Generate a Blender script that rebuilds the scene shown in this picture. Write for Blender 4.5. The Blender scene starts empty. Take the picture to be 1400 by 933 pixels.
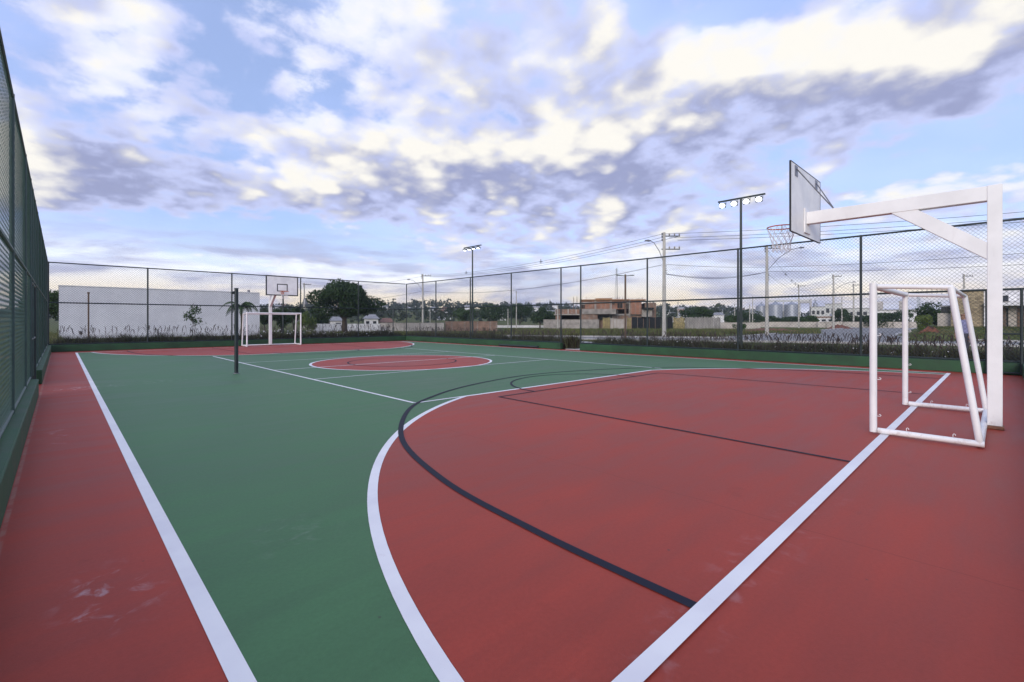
import bpy, math, random
import numpy as np
from mathutils import Vector
random.seed(7); rng = np.random.default_rng(7)
scene = bpy.context.scene
COL = scene.collection
R = math.radians

# ------------------------------------------------------------------ camera
CAM_H = 1.55
HEAD = R(43.8)                                   # heading, clockwise from +Y
cam_d = bpy.data.cameras.new('camera')
cam_d.sensor_width = 36; cam_d.lens = 644/1400*36; cam_d.shift_y = -27.5/1400
cam_d.clip_end = 6000; cam_d.clip_start = 0.05
cam = bpy.data.objects.new('camera', cam_d); COL.objects.link(cam)
cam.location = (0, 0, CAM_H); cam.rotation_euler = (R(90), 0, -HEAD)
scene.camera = cam
scene.render.resolution_x, scene.render.resolution_y = 1024, 682
CA, SA = math.cos(HEAD), math.sin(HEAD)

def P(px, D, z=0.0):
    """world point for photo column px at distance D along the optical axis"""
    L = (px-700)/644*D
    return (L*CA+D*SA, -L*SA+D*CA, z)
def ZY(y, D): return CAM_H+(439-y)*D/644
def Yat(px, X): r = (px-700)/644; return X*(CA-SA*r)/(SA+CA*r)
def Xat(px, Y): r = (px-700)/644; return Y*(SA+CA*r)/(CA-SA*r)

# ------------------------------------------------------------------ colour management / light
vs = scene.view_settings
scene.display_settings.display_device = 'sRGB'
vs.view_transform = 'Standard'; vs.look = 'None'; vs.exposure = 0.56; vs.gamma = 1.0
SUN_AZ, SUN_EL = R(-112), R(17)                   # sun low on the -X side
sd = bpy.data.lights.new('sun', 'SUN'); sd.energy = 1.5; sd.angle = R(24); sd.color = (1, .93, .84)
sun = bpy.data.objects.new('sun', sd); COL.objects.link(sun)
dirv = Vector((math.sin(SUN_AZ)*math.cos(SUN_EL), math.cos(SUN_AZ)*math.cos(SUN_EL), math.sin(SUN_EL)))
sun.rotation_euler = dirv.to_track_quat('Z', 'Y').to_euler(); sun.location = (-20, 0, 30)

# ------------------------------------------------------------------ node helper
class NT:
    def __init__(s, tree): s.t = tree; s.n = tree.nodes; s.l = tree.links
    def node(s, typ, **kw):
        n = s.n.new(typ)
        for k, v in kw.items(): setattr(n, k, v)
        return n
    def put(s, sock, v):
        if v is None: return
        if hasattr(v, 'is_output'): s.l.new(v, sock)
        elif isinstance(v, (tuple, list)) and len(v) == 3 and sock.type == 'RGBA': sock.default_value = (*v, 1)
        else: sock.default_value = v
    def m(s, op, a, b=None, c=None, clamp=False):
        n = s.node('ShaderNodeMath', operation=op, use_clamp=clamp)
        for i, v in enumerate((a, b, c)): s.put(n.inputs[i], v) if v is not None else None
        return n.outputs[0]
    def v(s, op, a, b=None, scale=None):
        n = s.node('ShaderNodeVectorMath', operation=op)
        s.put(n.inputs[0], a)
        if b is not None: s.put(n.inputs[1], b)
        if scale is not None: s.put(n.inputs['Scale'], scale)
        return n.outputs['Value'] if op in ('DOT_PRODUCT', 'LENGTH', 'DISTANCE') else n.outputs['Vector']
    def noise(s, vec, scale, detail=4, rough=.5, dist=0, color=False, flat=False):
        n = s.node('ShaderNodeTexNoise', noise_dimensions='2D' if flat else '3D'); s.put(n.inputs['Vector'], vec)
        n.inputs['Scale'].default_value = scale; n.inputs['Detail'].default_value = detail
        n.inputs['Roughness'].default_value = rough; n.inputs['Distortion'].default_value = dist
        return n.outputs['Color' if color else 'Fac']
    def ramp(s, x, lo, hi, a=0.0, b=1.0, smooth=True):
        n = s.node('ShaderNodeMapRange', interpolation_type='SMOOTHSTEP' if smooth else 'LINEAR')
        s.put(n.inputs[0], x)
        for i, v in zip((1, 2, 3, 4), (lo, hi, a, b)): s.put(n.inputs[i], v)
        return n.outputs[0]
    def mix(s, f, a, b, mode='MIX'):
        n = s.node('ShaderNodeMix', data_type='RGBA', blend_type=mode)
        s.put(n.inputs['Factor'], f); s.put(n.inputs['A'] if False else n.inputs[6], a); s.put(n.inputs[7], b)
        return n.outputs[2]
    def xyz(s, x, y, z):
        n = s.node('ShaderNodeCombineXYZ')
        for i, v in enumerate((x, y, z)): s.put(n.inputs[i], v)
        return n.outputs[0]
    def sep(s, v):
        n = s.node('ShaderNodeSeparateXYZ'); s.put(n.inputs[0], v); return n.outputs

# ------------------------------------------------------------------ world: daylight sky with broken cloud
SKY_S = 0.1
EPS = 0.24
def qdir(px, y):
    """cloud-deck coordinate seen in the direction of a photo pixel"""
    v = Vector(P(px, 1.0, (439-y)/644)); v.normalize()
    return (v.x/(v.z+EPS), v.y/(v.z+EPS))

world = bpy.data.worlds.new('World'); scene.world = world; world.use_nodes = True
world.cycles.sampling_method = 'MANUAL'; world.cycles.sample_map_resolution = 256
W = NT(world.node_tree); W.n.clear()

# density of the cloud deck as a function of the deck coordinate
grp = bpy.data.node_groups.new('cloud_density', 'ShaderNodeTree')
grp.interface.new_socket('q', in_out='INPUT', socket_type='NodeSocketVector')
grp.interface.new_socket('density', in_out='OUTPUT', socket_type='NodeSocketFloat')
grp.interface.new_socket('soft', in_out='OUTPUT', socket_type='NodeSocketFloat')
G = NT(grp)
gi = G.node('NodeGroupInput'); go = G.node('NodeGroupOutput')
q0 = gi.outputs[0]
wn = G.noise(q0, 3.4, 3, .6, 0, color=True, flat=True)
wv = G.v('SUBTRACT', wn, (.5, .5, .5))
q = G.v('ADD', q0, G.v('SCALE', wv, scale=.10))
big = G.noise(q0, 1.1, 1, .5, flat=True)
mid = G.noise(q, 4.6, 2, .5, flat=True)
fine = G.noise(q0, 14.0, 6, .68, flat=True)
vo = G.node('ShaderNodeTexVoronoi', voronoi_dimensions='2D', feature='SMOOTH_F1'); G.put(vo.inputs['Vector'], q)
vo.inputs['Scale'].default_value = 7.5; vo.inputs['Detail'].default_value = 1.0; vo.inputs['Roughness'].default_value = .5; vo.inputs['Smoothness'].default_value = .45; vo.inputs['Randomness'].default_value = 1.0
puff = G.m('SUBTRACT', .42, vo.outputs['Distance'])
den = G.m('ADD', G.m('MULTIPLY', G.m('SUBTRACT', big, .5), 1.1), G.m('MULTIPLY', G.m('SUBTRACT', mid, .5), 1.05))
den = G.m('ADD', G.m('ADD', den, G.m('MULTIPLY', puff, .16)), .18)
# cloud masses (positive) and clear gaps (negative): segment a-b on the deck, radius, amount
MASSES = [
    ((790, 190), (1330, 30), .30, .62), ((1000, 190), (1300, 110), .26, .30), ((690, 150), (820, 60), .20, .26),
    ((80, 240), (430, 280), .46, .62), ((110, 60), (330, 150), .32, .38), ((480, 220), (820, 240), .38, .66), ((420, 60), (600, 140), .24, .30),
    ((890, 20), (960, 15), .16, -.55), ((20, 0), (40, 60), .12, -.4), ((1210, 230), (1400, 190), .24, -.34),
    ((130, 325), (520, 330), .42, -.62), ((850, 290), (1000, 268), .2, .25),
]
for a, b, rad, amt in MASSES:
    ax, ay = qdir(*a); bx_, by_ = qdir(*b)
    d = (bx_-ax, by_-ay, 0); L2 = d[0]**2+d[1]**2
    pa = G.v('SUBTRACT', q, (ax, ay, 0))
    t = G.m('DIVIDE', G.v('DOT_PRODUCT', pa, d), L2, clamp=True)
    n = G.v('SCALE', d, scale=t)
    dist = G.v('LENGTH', G.v('MULTIPLY', G.v('SUBTRACT', pa, n), (1, 1, 0)))
    den = G.m('ADD', den, G.ramp(dist, rad*.98, rad*.12, 0.0, amt))
G.l.new(den, go.inputs[1])
G.l.new(G.m('ADD', G.m('ADD', den, G.m('MULTIPLY', puff, .36)), G.m('MULTIPLY', G.m('SUBTRACT', fine, .5), .68)), go.inputs[0])

tc = W.node('ShaderNodeTexCoord')
dirn = W.v('NORMALIZE', tc.outputs['Generated'])
dx, dy, dz = W.sep(dirn)
up = W.m('MAXIMUM', dz, 0.0)
inv = W.m('DIVIDE', 1.0, W.m('ADD', up, EPS))
qv = W.v('SCALE', W.xyz(dx, dy, 0.0), scale=inv)
def density(vec):
    n = W.node('ShaderNodeGroup', node_tree=grp); W.put(n.inputs[0], vec); return n.outputs
d0, s0 = density(qv)
lx, ly = math.sin(R(-88)), math.cos(R(-88))          # lit flank of the clouds: where the low sun stands
_, s1 = density(W.v('ADD', qv, (lx*.19, ly*.19, 0)))
grad = W.m('ADD', W.m('SUBTRACT', s0, s1), W.m('MULTIPLY', W.m('SUBTRACT', d0, s0), .62))
lit = W.ramp(grad, -.22, .44)
alpha = W.ramp(d0, -.18, .24)
thick = W.ramp(d0, .10, .70)
sky = W.node('ShaderNodeTexSky', sky_type='NISHITA', sun_disc=False)
sky.sun_elevation = R(20); sky.sun_rotation = SUN_AZ % (2*math.pi); sky.altitude = 800; sky.air_density = 1.0; sky.dust_density = .6; sky.ozone_density = 2.0
k = 1/SKY_S
veil = W.m('MULTIPLY', W.ramp(W.noise(qv, 1.1, 3, .55, flat=True), .25, .75), .45)
blue = W.mix(W.m('ADD', veil, .42), sky.outputs[0], (.44*k, .55*k, .95*k))
shade_c = W.mix(thick, (.42*k, .46*k, .68*k), (.24*k, .265*k, .42*k))
lit_c = W.mix(thick, (.60*k, .63*k, .76*k), (.69*k, .67*k, .625*k))
cl = W.mix(lit, shade_c, lit_c)
col = W.mix(alpha, blue, cl)
# thin stratus veils towards the horizon
sv = W.xyz(W.m('MULTIPLY', dx, 3.4), W.m('MULTIPLY', dy, 3.4), W.m('MULTIPLY', dz, 19.0))
st = W.noise(sv, 1.15, 6, .55, .35)
st2 = W.noise(sv, 2.4, 5, .55, .3)
low = W.ramp(dz, .30, .10)
vlow = W.ramp(W.m('ADD', dz, W.m('MULTIPLY', W.m('SUBTRACT', st2, .5), .16)), .19, .07)
warm = W.ramp(dz, .11, .02)
gap_c = W.mix(warm, (.76*k, .80*k, .90*k), (.84*k, .69*k, .46*k))
st_c = W.mix(W.ramp(st2, .38, .66), (.34*k, .355*k, .50*k), (.56*k, .57*k, .69*k))
strat = W.mix(W.ramp(st, .60, .43), gap_c, st_c)
col = W.mix(W.m('MULTIPLY', vlow, .92), col, strat)
bg = W.node('ShaderNodeBackground'); W.l.new(col, bg.inputs[0]); bg.inputs[1].default_value = SKY_S
wo = W.node('ShaderNodeOutputWorld'); W.l.new(bg.outputs[0], wo.inputs[0])

# ------------------------------------------------------------------ materials
def new_mat(name):
    m = bpy.data.materials.new(name); m.use_nodes = True
    t = NT(m.node_tree); b = t.n['Principled BSDF']
    return m, t, b
def objco(t): return t.node('ShaderNodeTexCoord').outputs['Object']
def geopos(t): return t.node('ShaderNodeNewGeometry').outputs['Position']

def plain(name, c, rough=.6, var=.12, scale=3.0, metal=0.0, bump=0.0, bscale=40, c2=None, stretch=None, spec=.5, island=0.0):
    m, t, b = new_mat(name)
    co = objco(t)
    if stretch: co = t.v('MULTIPLY', co, stretch)
    n = t.noise(co, scale, 5, .6)
    f = t.ramp(n, .3, .7)
    lo = tuple(x*(1-var) for x in c); hi = c2 or tuple(min(1, x*(1+var)) for x in c)
    cc = t.mix(f, lo, hi)
    if island:
        ri = t.node('ShaderNodeNewGeometry').outputs['Random Per Island']
        cc = t.mix(1.0, cc, t.mix(ri, (1-island,)*3, (1+island,)*3), 'MULTIPLY')
    t.l.new(cc, b.inputs['Base Color'])
    t.l.new(t.ramp(n, .2, .8, rough*.85, min(1, rough*1.12)), b.inputs['Roughness'])
    b.inputs['Metallic'].default_value = metal; b.inputs['Specular IOR Level'].default_value = spec
    if bump:
        bn = t.node('ShaderNodeBump'); bn.inputs['Strength'].default_value = bump; bn.inputs['Distance'].default_value = .01
        t.l.new(t.noise(co, bscale, 4, .6), bn.inputs['Height']); t.l.new(bn.outputs[0], b.inputs['Normal'])
    return m

def leafy(name, a, b_, c=None, trans=.25):
    m, t, b = new_mat(name)
    ri = t.node('ShaderNodeNewGeometry').outputs['Random Per Island']
    cl = t.ramp(t.noise(objco(t), .55, 3, .5), .35, .65)
    col = t.mix(t.m('ADD', t.m('MULTIPLY', ri, .6), t.m('MULTIPLY', cl, .4)), a, b_)
    if c: col = t.mix(t.ramp(ri, .72, .97), col, c)
    t.l.new(col, b.inputs['Base Color']); b.inputs['Roughness'].default_value = .6; b.inputs['Specular IOR Level'].default_value = .25
    tr = t.node('ShaderNodeBsdfTranslucent'); t.l.new(col, tr.inputs[0])
    mx = t.node('ShaderNodeMixShader'); mx.inputs[0].default_value = trans
    t.l.new(b.outputs[0], mx.inputs[1]); t.l.new(tr.outputs[0], mx.inputs[2])
    t.l.new(mx.outputs[0], t.n['Material Output'].inputs[0])
    return m

def court_mat(name, c, sat):
    """acrylic court paint: broad roller streaks, faint scuffs, dust spills"""
    m, t, b = new_mat(name)
    p = geopos(t)
    broad = t.noise(p, .35, 4, .55)
    streak = t.noise(t.v('MULTIPLY', p, (.5, 3.2, 1)), 1.0, 5, .6)
    grain = t.noise(p, 38, 4, .65)
    f = t.m('ADD', t.m('MULTIPLY', broad, .55), t.m('MULTIPLY', streak, .45))
    cc = t.mix(t.ramp(f, .34, .66), tuple(x*.82 for x in c), tuple(x*1.16 for x in c))
    cc = t.mix(1.0, cc, t.mix(t.ramp(grain, .25, .75), (.94,)*3, (1.06,)*3), 'MULTIPLY')
    # pale dusty scuffs in a few spots: x, y, radius, amount
    tot = None
    for (x, y, rx, ry, am) in ((.20, 3.50, .20, .42, .6), (-.02, 8.9, .18, .8, .22), (.12, 14.7, 1.0, .34, .9), (1.6, 14.9, 1.6, .4, .28), (1.2, 3.6, .3, .5, .10), (3.4, 1.1, 2.5, .20, .14)):
        d = t.v('LENGTH', t.v('MULTIPLY', t.v('SUBTRACT', p, (x, y, 0)), (1/rx, 1/ry, 0)))
        g = t.ramp(d, 1.5, .1, 0.0, am)
        tot = g if tot is None else t.m('MAXIMUM', tot, g)
    sc = t.noise(t.v('MULTIPLY', p, (6.0, 6.0, 1)), 1.0, 5, .6, .5)
    dust = t.m('MULTIPLY', tot, t.ramp(sc, .52, .74))
    scuff = t.m('MULTIPLY', t.ramp(t.noise(t.v('MULTIPLY', p, (2.2, 6.5, 1)), 1.7, 6, .7, 1.2), .66, .80), t.ramp(t.noise(p, .28, 2, .5), .5, .7, 0.0, .20))
    cc = t.mix(t.m('ADD', dust, scuff, clamp=True), cc, (.62, .56, .58))
    pxx, pyy, pzz = t.sep(p)
    cc = t.mix(t.m('MULTIPLY', t.ramp(t.m('ABSOLUTE', t.m('ADD', pxx, .302)), .022, .008), t.ramp(sc, .3, .6, 0.0, .4)), cc, (.36, .26, .20))
    dark = t.m('MULTIPLY', t.ramp(t.noise(p, 1.9, 6, .7), .60, .75), .24)
    cc = t.mix(dark, cc, tuple(x*.35 for x in c))
    speck = t.ramp(t.noise(p, 17, 1, .4), .80, .83, 0.0, .5)
    cc = t.mix(speck, cc, (.05, .04, .04))
    # drying marks: faint long cracks across the slab
    px_, py_, pz_ = t.sep(p)
    wob = t.noise(p, .9, 4, .6)
    for yy in (2.35, 9.9, 17.2, 24.6):
        dl = t.m('ABSOLUTE', t.m('SUBTRACT', t.m('ADD', px_, t.m('MULTIPLY', wob, .12)), yy*.62+2.6))
        cc = t.mix(t.ramp(dl, .010, .003, 0.0, .35), cc, tuple(x*.45 for x in c))
    t.l.new(cc, b.inputs['Base Color'])
    t.l.new(t.ramp(t.m('ADD', t.m('MULTIPLY', streak, .5), t.m('MULTIPLY', broad, .5)), .3, .7, .48, .66), b.inputs['Roughness'])
    b.inputs['Specular IOR Level'].default_value = .24
    bn = t.node('ShaderNodeBump'); bn.inputs['Strength'].default_value = .25; bn.inputs['Distance'].default_value = .004
    t.l.new(t.m('ADD', t.noise(p, 130, 3, .6), t.m('MULTIPLY', t.noise(p, 5, 3, .5), 1.2)), bn.inputs['Height']); t.l.new(bn.outputs[0], b.inputs['Normal'])
    return m

def line_mat(name, c, under):
    m, t, b = new_mat(name); p = geopos(t)
    w = t.noise(p, 9, 6, .7)
    cc = t.mix(t.ramp(w, .60, .80, 0.0, .35), c, under)
    cc = t.mix(t.ramp(t.noise(p, 1.3, 4, .6), .35, .7), cc, t.mix(1.0, cc, (.90, .89, .92), 'MULTIPLY'))
    t.l.new(cc, b.inputs['Base Color']); b.inputs['Roughness'].default_value = .65; b.inputs['Specular IOR Level'].default_value = .2
    return m

M = {}
M['red'] = court_mat('red_court_paint', (.325, .048, .030), 1)
M['green'] = court_mat('green_court_paint', (.062, .154, .067), 1)
M['white_line'] = line_mat('white_line_paint', (.82, .81, .80), (.50, .36, .36))
M['black_line'] = line_mat('black_line_paint', (.011, .012, .026), (.05, .03, .036))
M['wall_green'] = plain('green_wall_paint', (.016, .062, .024), .7, .25, 1.6, bump=.3, bscale=18)
M['fence'] = plain('fence_green_steel', (.007, .017, .020), .45, .2, 5)
M['fence_left'] = plain('lighter_fence_steel', (.030, .062, .056), .5, .2, 5)  # lighter tone of the fence green, used on the unplanted fence only
M['wire_left'] = plain('lighter_green_wire', (.045, .088, .082), .5, .2, 5)  # mesh of that same fence, a lighter green than the other wire
M['wire'] = plain('green_coated_wire', (.022, .040, .046), .5, .2, 5)
M['pole_dark'] = plain('dark_pole_paint', (.022, .035, .036), .45, .2, 4)
def enamel():
    m, t, bs = new_mat('white_enamel'); p = geopos(t)
    n = t.noise(p, 2.4, 5, .6)
    cc = t.mix(t.ramp(n, .3, .7), (.74, .73, .73), (.82, .81, .81))
    gr = t.m('MULTIPLY', t.ramp(t.noise(t.v('MULTIPLY', p, (9, 9, 1.6)), 1.0, 6, .7), .58, .80), .20)
    cc = t.mix(gr, cc, (.42, .39, .36))
    _, _, z = t.sep(p)
    foot = t.m('MULTIPLY', t.ramp(z, .30, .02), t.ramp(t.noise(p, 14, 5, .7), .48, .72, 0.0, .35))
    cc = t.mix(foot, cc, (.33, .16, .12))
    chip = t.ramp(t.noise(p, 23, 3, .6), .765, .785, 0.0, .6)
    cc = t.mix(chip, cc, (.24, .11, .06))
    t.l.new(cc, bs.inputs['Base Color']); t.l.new(t.ramp(n, .2, .8, .34, .52), bs.inputs['Roughness'])
    bn = t.node('ShaderNodeBump'); bn.inputs['Strength'].default_value = .08; bn.inputs['Distance'].default_value = .01
    t.l.new(t.noise(p, 11, 4, .6), bn.inputs['Height']); t.l.new(bn.outputs[0], bs.inputs['Normal'])
    return m
M['white'] = enamel()
M['white_worn'] = plain('weathered_white_board', (.84, .83, .83), .5, .10, 2.6, c2=(.90, .89, .88), bump=.1, bscale=12)
M['black'] = plain('black_paint', (.015, .015, .018), .5, .2, 6)
M['orange'] = plain('orange_steel', (.50, .11, .035), .45, .2, 8)
M['rust'] = plain('rust_stained_concrete', (.22, .10, .06), .8, .3, 14, bump=.4)
M['cord'] = plain('net_cord', (.72, .70, .72), .8, .15, 20)
M['steel'] = plain('grey_steel', (.22, .22, .24), .45, .2, 8, metal=.6)
M['concrete_pole'] = plain('pole_concrete', (.42, .40, .36), .85, .18, 3, bump=.3, stretch=(1, 1, .3))
M['concrete'] = plain('raw_concrete', (.28, .255, .23), .9, .3, 1.5, bump=.4)
M['cable'] = plain('cable_black', (.02, .02, .024), .6, .1, 3)
M['plaster_w'] = plain('white_plaster', (.68, .67, .70), .8, .07, .5, c2=(.73, .72, .74), bump=.1)
M['plaster_l'] = plain('limewashed_wall', (.66, .65, .66), .85, .14, .8, bump=.2)
M['plaster_b'] = plain('beige_plaster', (.42, .38, .34), .9, .2, .7, bump=.2)
M['paving'] = plain('grey_block_paving', (.20, .195, .19), .9, .16, .7, bump=.4, bscale=6)
M['kerb'] = plain('pale_concrete_kerb', (.40, .39, .38), .85, .14, 1.5, bump=.2)
M['soil'] = plain('dark_soil', (.055, .042, .032), .95, .3, 4, bump=.5)
M['red_earth'] = plain('red_earth', (.16, .06, .035), .95, .3, 2, bump=.5)
M['formwork'] = plain('formwork_timber', (.30, .15, .065), .8, .3, 6, stretch=(1, 1, .2))
M['tarp'] = plain('dark_hoarding', (.016, .017, .020), .95, .3, 2, spec=.2)
M['yellow_board'] = plain('yellowed_board', (.25, .20, .09), .9, .5, 3)
M['grey_wood'] = plain('weathered_timber', (.24, .225, .21), .9, .3, 4, stretch=(1, 1, .15), island=.3)
M['galv'] = plain('galvanised_sheet', (.33, .35, .40), .45, .12, 1.2, metal=.35, stretch=(1, 1, 4))
M['pale_metal'] = plain('pale_cladding', (.50, .50, .48), .7, .12, .4)
M['roof_red'] = plain('clay_roof', (.20, .105, .075), .9, .25, 1.5)
M['roof_grey'] = plain('grey_roof', (.27, .27, .28), .85, .2, 1.0)
M['glass'] = plain('dark_window_glass', (.025, .028, .035), .12, .2, 1)
M['opening'] = plain('unlit_interior', (.018, .017, .017), .9, .2, 1)
M['wood'] = plain('dark_timber', (.11, .065, .04), .6, .25, 5, stretch=(1, 1, .2))
M['trunk'] = plain('bark', (.075, .058, .045), .95, .3, 6, bump=.6, stretch=(1, 1, .3))
M['leaf_dark'] = leafy('dark_leaves', (.012, .030, .011), (.048, .088, .028))
M['leaf_mid'] = leafy('mid_leaves', (.020, .050, .014), (.065, .110, .030))
M['leaf_light'] = leafy('light_leaves', (.060, .100, .022), (.150, .190, .050))
M['leaf_far'] = leafy('far_leaves', (.022, .034, .026), (.050, .066, .040), trans=.1)
M['plum_grass'] = leafy('purple_fountain_grass', (.024, .022, .015), (.088, .074, .048), (.10, .13, .045))
M['plume'] = leafy('grass_plume', (.055, .040, .038), (.15, .11, .10), trans=.3)
M['green_grass'] = leafy('verge_grass', (.050, .075, .018), (.140, .150, .050), (.24, .20, .10))
M['white_flower'] = plain('white_petals', (.7, .68, .7), .8, .1, 5)
def brick_mat(name, c1, c2, mortar, sx, sy, bw=.5, rh=.25):
    m, t, b = new_mat(name)
    co = objco(t); x, y, z = t.sep(co)
    vec = t.xyz(t.m('ADD', x, y), z, 0.0)
    bt = t.node('ShaderNodeTexBrick'); t.put(bt.inputs['Vector'], vec); t.put(bt.inputs['Color1'], c1); t.put(bt.inputs['Color2'], c2); t.put(bt.inputs['Mortar'], mortar)
    bt.inputs['Scale'].default_value = sx; bt.inputs['Mortar Size'].default_value = .03; bt.inputs['Brick Width'].default_value = bw; bt.inputs['Row Height'].default_value = rh
    cc = t.mix(1.0, bt.outputs[0], t.mix(t.ramp(t.noise(co, 1.1, 5, .65), .3, .7), (.72,)*3, (1.15,)*3), 'MULTIPLY')
    t.l.new(cc, b.inputs['Base Color']); b.inputs['Roughness'].default_value = .9
    return m
M['brick'] = brick_mat('hollow_clay_block', (.34, .135, .072), (.25, .10, .058), (.27, .22, .18), 1.6, 1)
M['brick_old'] = brick_mat('old_block_wall', (.25, .13, .085), (.19, .11, .075), (.25, .22, .19), 1.6, 1)
M['stone'] = brick_mat('split_stone_cladding', (.46, .37, .23), (.24, .19, .12), (.12, .10, .07), 2.2, 1, .6, .3)

def ground_mat():
    m, t, b = new_mat('rough_grass_ground'); p = geopos(t)
    n1 = t.ramp(t.noise(p, .06, 6, .6), .35, .65); n2 = t.ramp(t.noise(p, .9, 6, .65), .3, .7)
    grass = t.mix(n2, (.050, .075, .020), (.115, .135, .040))
    dry = t.mix(n2, (.13, .10, .055), (.20, .16, .09))
    cc = t.mix(t.ramp(t.noise(p, .22, 5, .6), .50, .68), grass, dry)
    cc = t.mix(t.m('MULTIPLY', t.ramp(t.noise(p, .035, 4, .6), .60, .70), .7), cc, (.17, .075, .045))
    t.l.new(cc, b.inputs['Base Color']); b.inputs['Roughness'].default_value = .95; b.inputs['Specular IOR Level'].default_value = .15
    bn = t.node('ShaderNodeBump'); bn.inputs['Strength'].default_value = .6; bn.inputs['Distance'].default_value = .06
    t.l.new(t.noise(p, 3, 6, .7), bn.inputs['Height']); t.l.new(bn.outputs[0], b.inputs['Normal'])
    return m
M['ground'] = ground_mat()
def lamp_mat():
    m, t, b = new_mat('lit_floodlight_lens')
    b.inputs['Base Color'].default_value = (.9, .95, 1, 1)
    b.inputs['Emission Color'].default_value = (.92, .97, 1, 1); b.inputs['Emission Strength'].default_value = 2.6
    return m
M['lamp'] = lamp_mat()

# ------------------------------------------------------------------ mesh helpers
def wloc(o):
    v = Vector((0, 0, 0))
    while o is not None: v += o.location; o = o.parent
    return v
def link(me, name, mat, parent=None, origin=None):
    o = bpy.data.objects.new(name, me); COL.objects.link(o)
    if mat is not None: me.materials.append(M[mat] if isinstance(mat, str) else mat)
    if parent is not None: o.parent = parent
    if origin is not None: o.location = Vector(origin)-(wloc(parent) if parent else Vector((0, 0, 0)))
    return o
class MB:
    def __init__(s): s.v = []; s.f = []
    def poly(s, pts): 
        n = len(s.v); s.v += [tuple(p) for p in pts]; s.f.append(tuple(range(n, n+len(pts)))); return s
    def hexa(s, b4, t4):
        n = len(s.v); s.v += [tuple(p) for p in b4]+[tuple(p) for p in t4]
        s.f += [(n+3, n+2, n+1, n), (n+4, n+5, n+6, n+7)]+[(n+i, n+(i+1) % 4, n+4+(i+1) % 4, n+4+i) for i in range(4)]
        return s
    def box(s, x0, x1, y0, y1, z0, z1, ch=0.0):
        if ch <= 0:
            return s.hexa([(x0, y0, z0), (x1, y0, z0), (x1, y1, z0), (x0, y1, z0)], [(x0, y0, z1), (x1, y0, z1), (x1, y1, z1), (x0, y1, z1)])
        n = len(s.v); x = (x0, x1); y = (y0, y1); z = (z0, z1); idx = {}
        sg = (1, -1)
        for i in (0, 1):
            for j in (0, 1):
                for k_ in (0, 1):
                    for a in range(3):
                        p = [x[i], y[j], z[k_]]; sgn = (sg[i], sg[j], sg[k_])
                        for b in range(3):
                            if b != a: p[b] += sgn[b]*ch
                        idx[(i, j, k_, a)] = len(s.v); s.v.append(tuple(p))
        I = idx
        for i in (0, 1):
            s.f.append(tuple(I[(i, j, k_, 0)] for j, k_ in ((0, 0), (1, 0), (1, 1), (0, 1))))
            s.f.append(tuple(I[(j, i, k_, 1)] for j, k_ in ((0, 0), (1, 0), (1, 1), (0, 1))))
            s.f.append(tuple(I[(j, k_, i, 2)] for j, k_ in ((0, 0), (1, 0), (1, 1), (0, 1))))
            for j in (0, 1):
                s.f.append((I[(i, j, 0, 0)], I[(i, j, 1, 0)], I[(i, j, 1, 1)], I[(i, j, 0, 1)]))
                s.f.append((I[(i, 0, j, 0)], I[(i, 1, j, 0)], I[(i, 1, j, 2)], I[(i, 0, j, 2)]))
                s.f.append((I[(0, i, j, 1)], I[(1, i, j, 1)], I[(1, i, j, 2)], I[(0, i, j, 2)]))
                for k_ in (0, 1): s.f.append((I[(i, j, k_, 0)], I[(i, j, k_, 1)], I[(i, j, k_, 2)]))
        return s
    def obox(s, c, ex, ey, hx, hy, z0, z1):
        """box turned in plan: centre c, unit axes ex/ey, half sizes"""
        c = Vector((c[0], c[1], 0)); ex = Vector((*ex[:2], 0)); ey = Vector((*ey[:2], 0))
        q = [c+ex*a*hx+ey*b*hy for a, b in ((-1, -1), (1, -1), (1, 1), (-1, 1))]
        return s.hexa([(p.x, p.y, z0) for p in q], [(p.x, p.y, z1) for p in q])
    def tube(s, pts, r, n=8, caps=True, r1=None):
        pts = [Vector(p) for p in pts]; m = len(pts); rings = []
        prev = None
        for i, p in enumerate(pts):
            if i == 0: d = pts[1]-p
            elif i == m-1: d = p-pts[i-1]
            else: d = (pts[i+1]-p).normalized()+(p-pts[i-1]).normalized()
            d.normalize()
            if prev is None: a = d.orthogonal().normalized()
            else:
                a = prev-d*prev.dot(d)
                a = a.normalized() if a.length > 1e-6 else d.orthogonal().normalized()
            prev = a; b = d.cross(a)
            rr = r if r1 is None else r+(r1-r)*i/(m-1)
            if isinstance(r, (list, tuple)): rr = r[i]
            st = len(s.v)
            for j in range(n):
                t = 2*math.pi*(j+.5)/n; s.v.append(tuple(p+(a*math.cos(t)+b*math.sin(t))*rr))
            rings.append(st)
        for i in range(m-1):
            for j in range(n): s.f.append((rings[i]+j, rings[i]+(j+1) % n, rings[i+1]+(j+1) % n, rings[i+1]+j))
        if caps: s.f.append(tuple(reversed(range(rings[0], rings[0]+n)))); s.f.append(tuple(range(rings[-1], rings[-1]+n)))
        return s
    def ring(s, c, R_, r, n=28, m=8):
        st = len(s.v)
        for i in range(n):
            a = 2*math.pi*i/n
            for j in range(m):
                b = 2*math.pi*j/m; q = R_+r*math.cos(b); s.v.append((c[0]+q*math.cos(a), c[1]+q*math.sin(a), c[2]+r*math.sin(b)))
        for i in range(n):
            for j in range(m): s.f.append((st+i*m+j, st+((i+1) % n)*m+j, st+((i+1) % n)*m+(j+1) % m, st+i*m+(j+1) % m))
        return s
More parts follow.
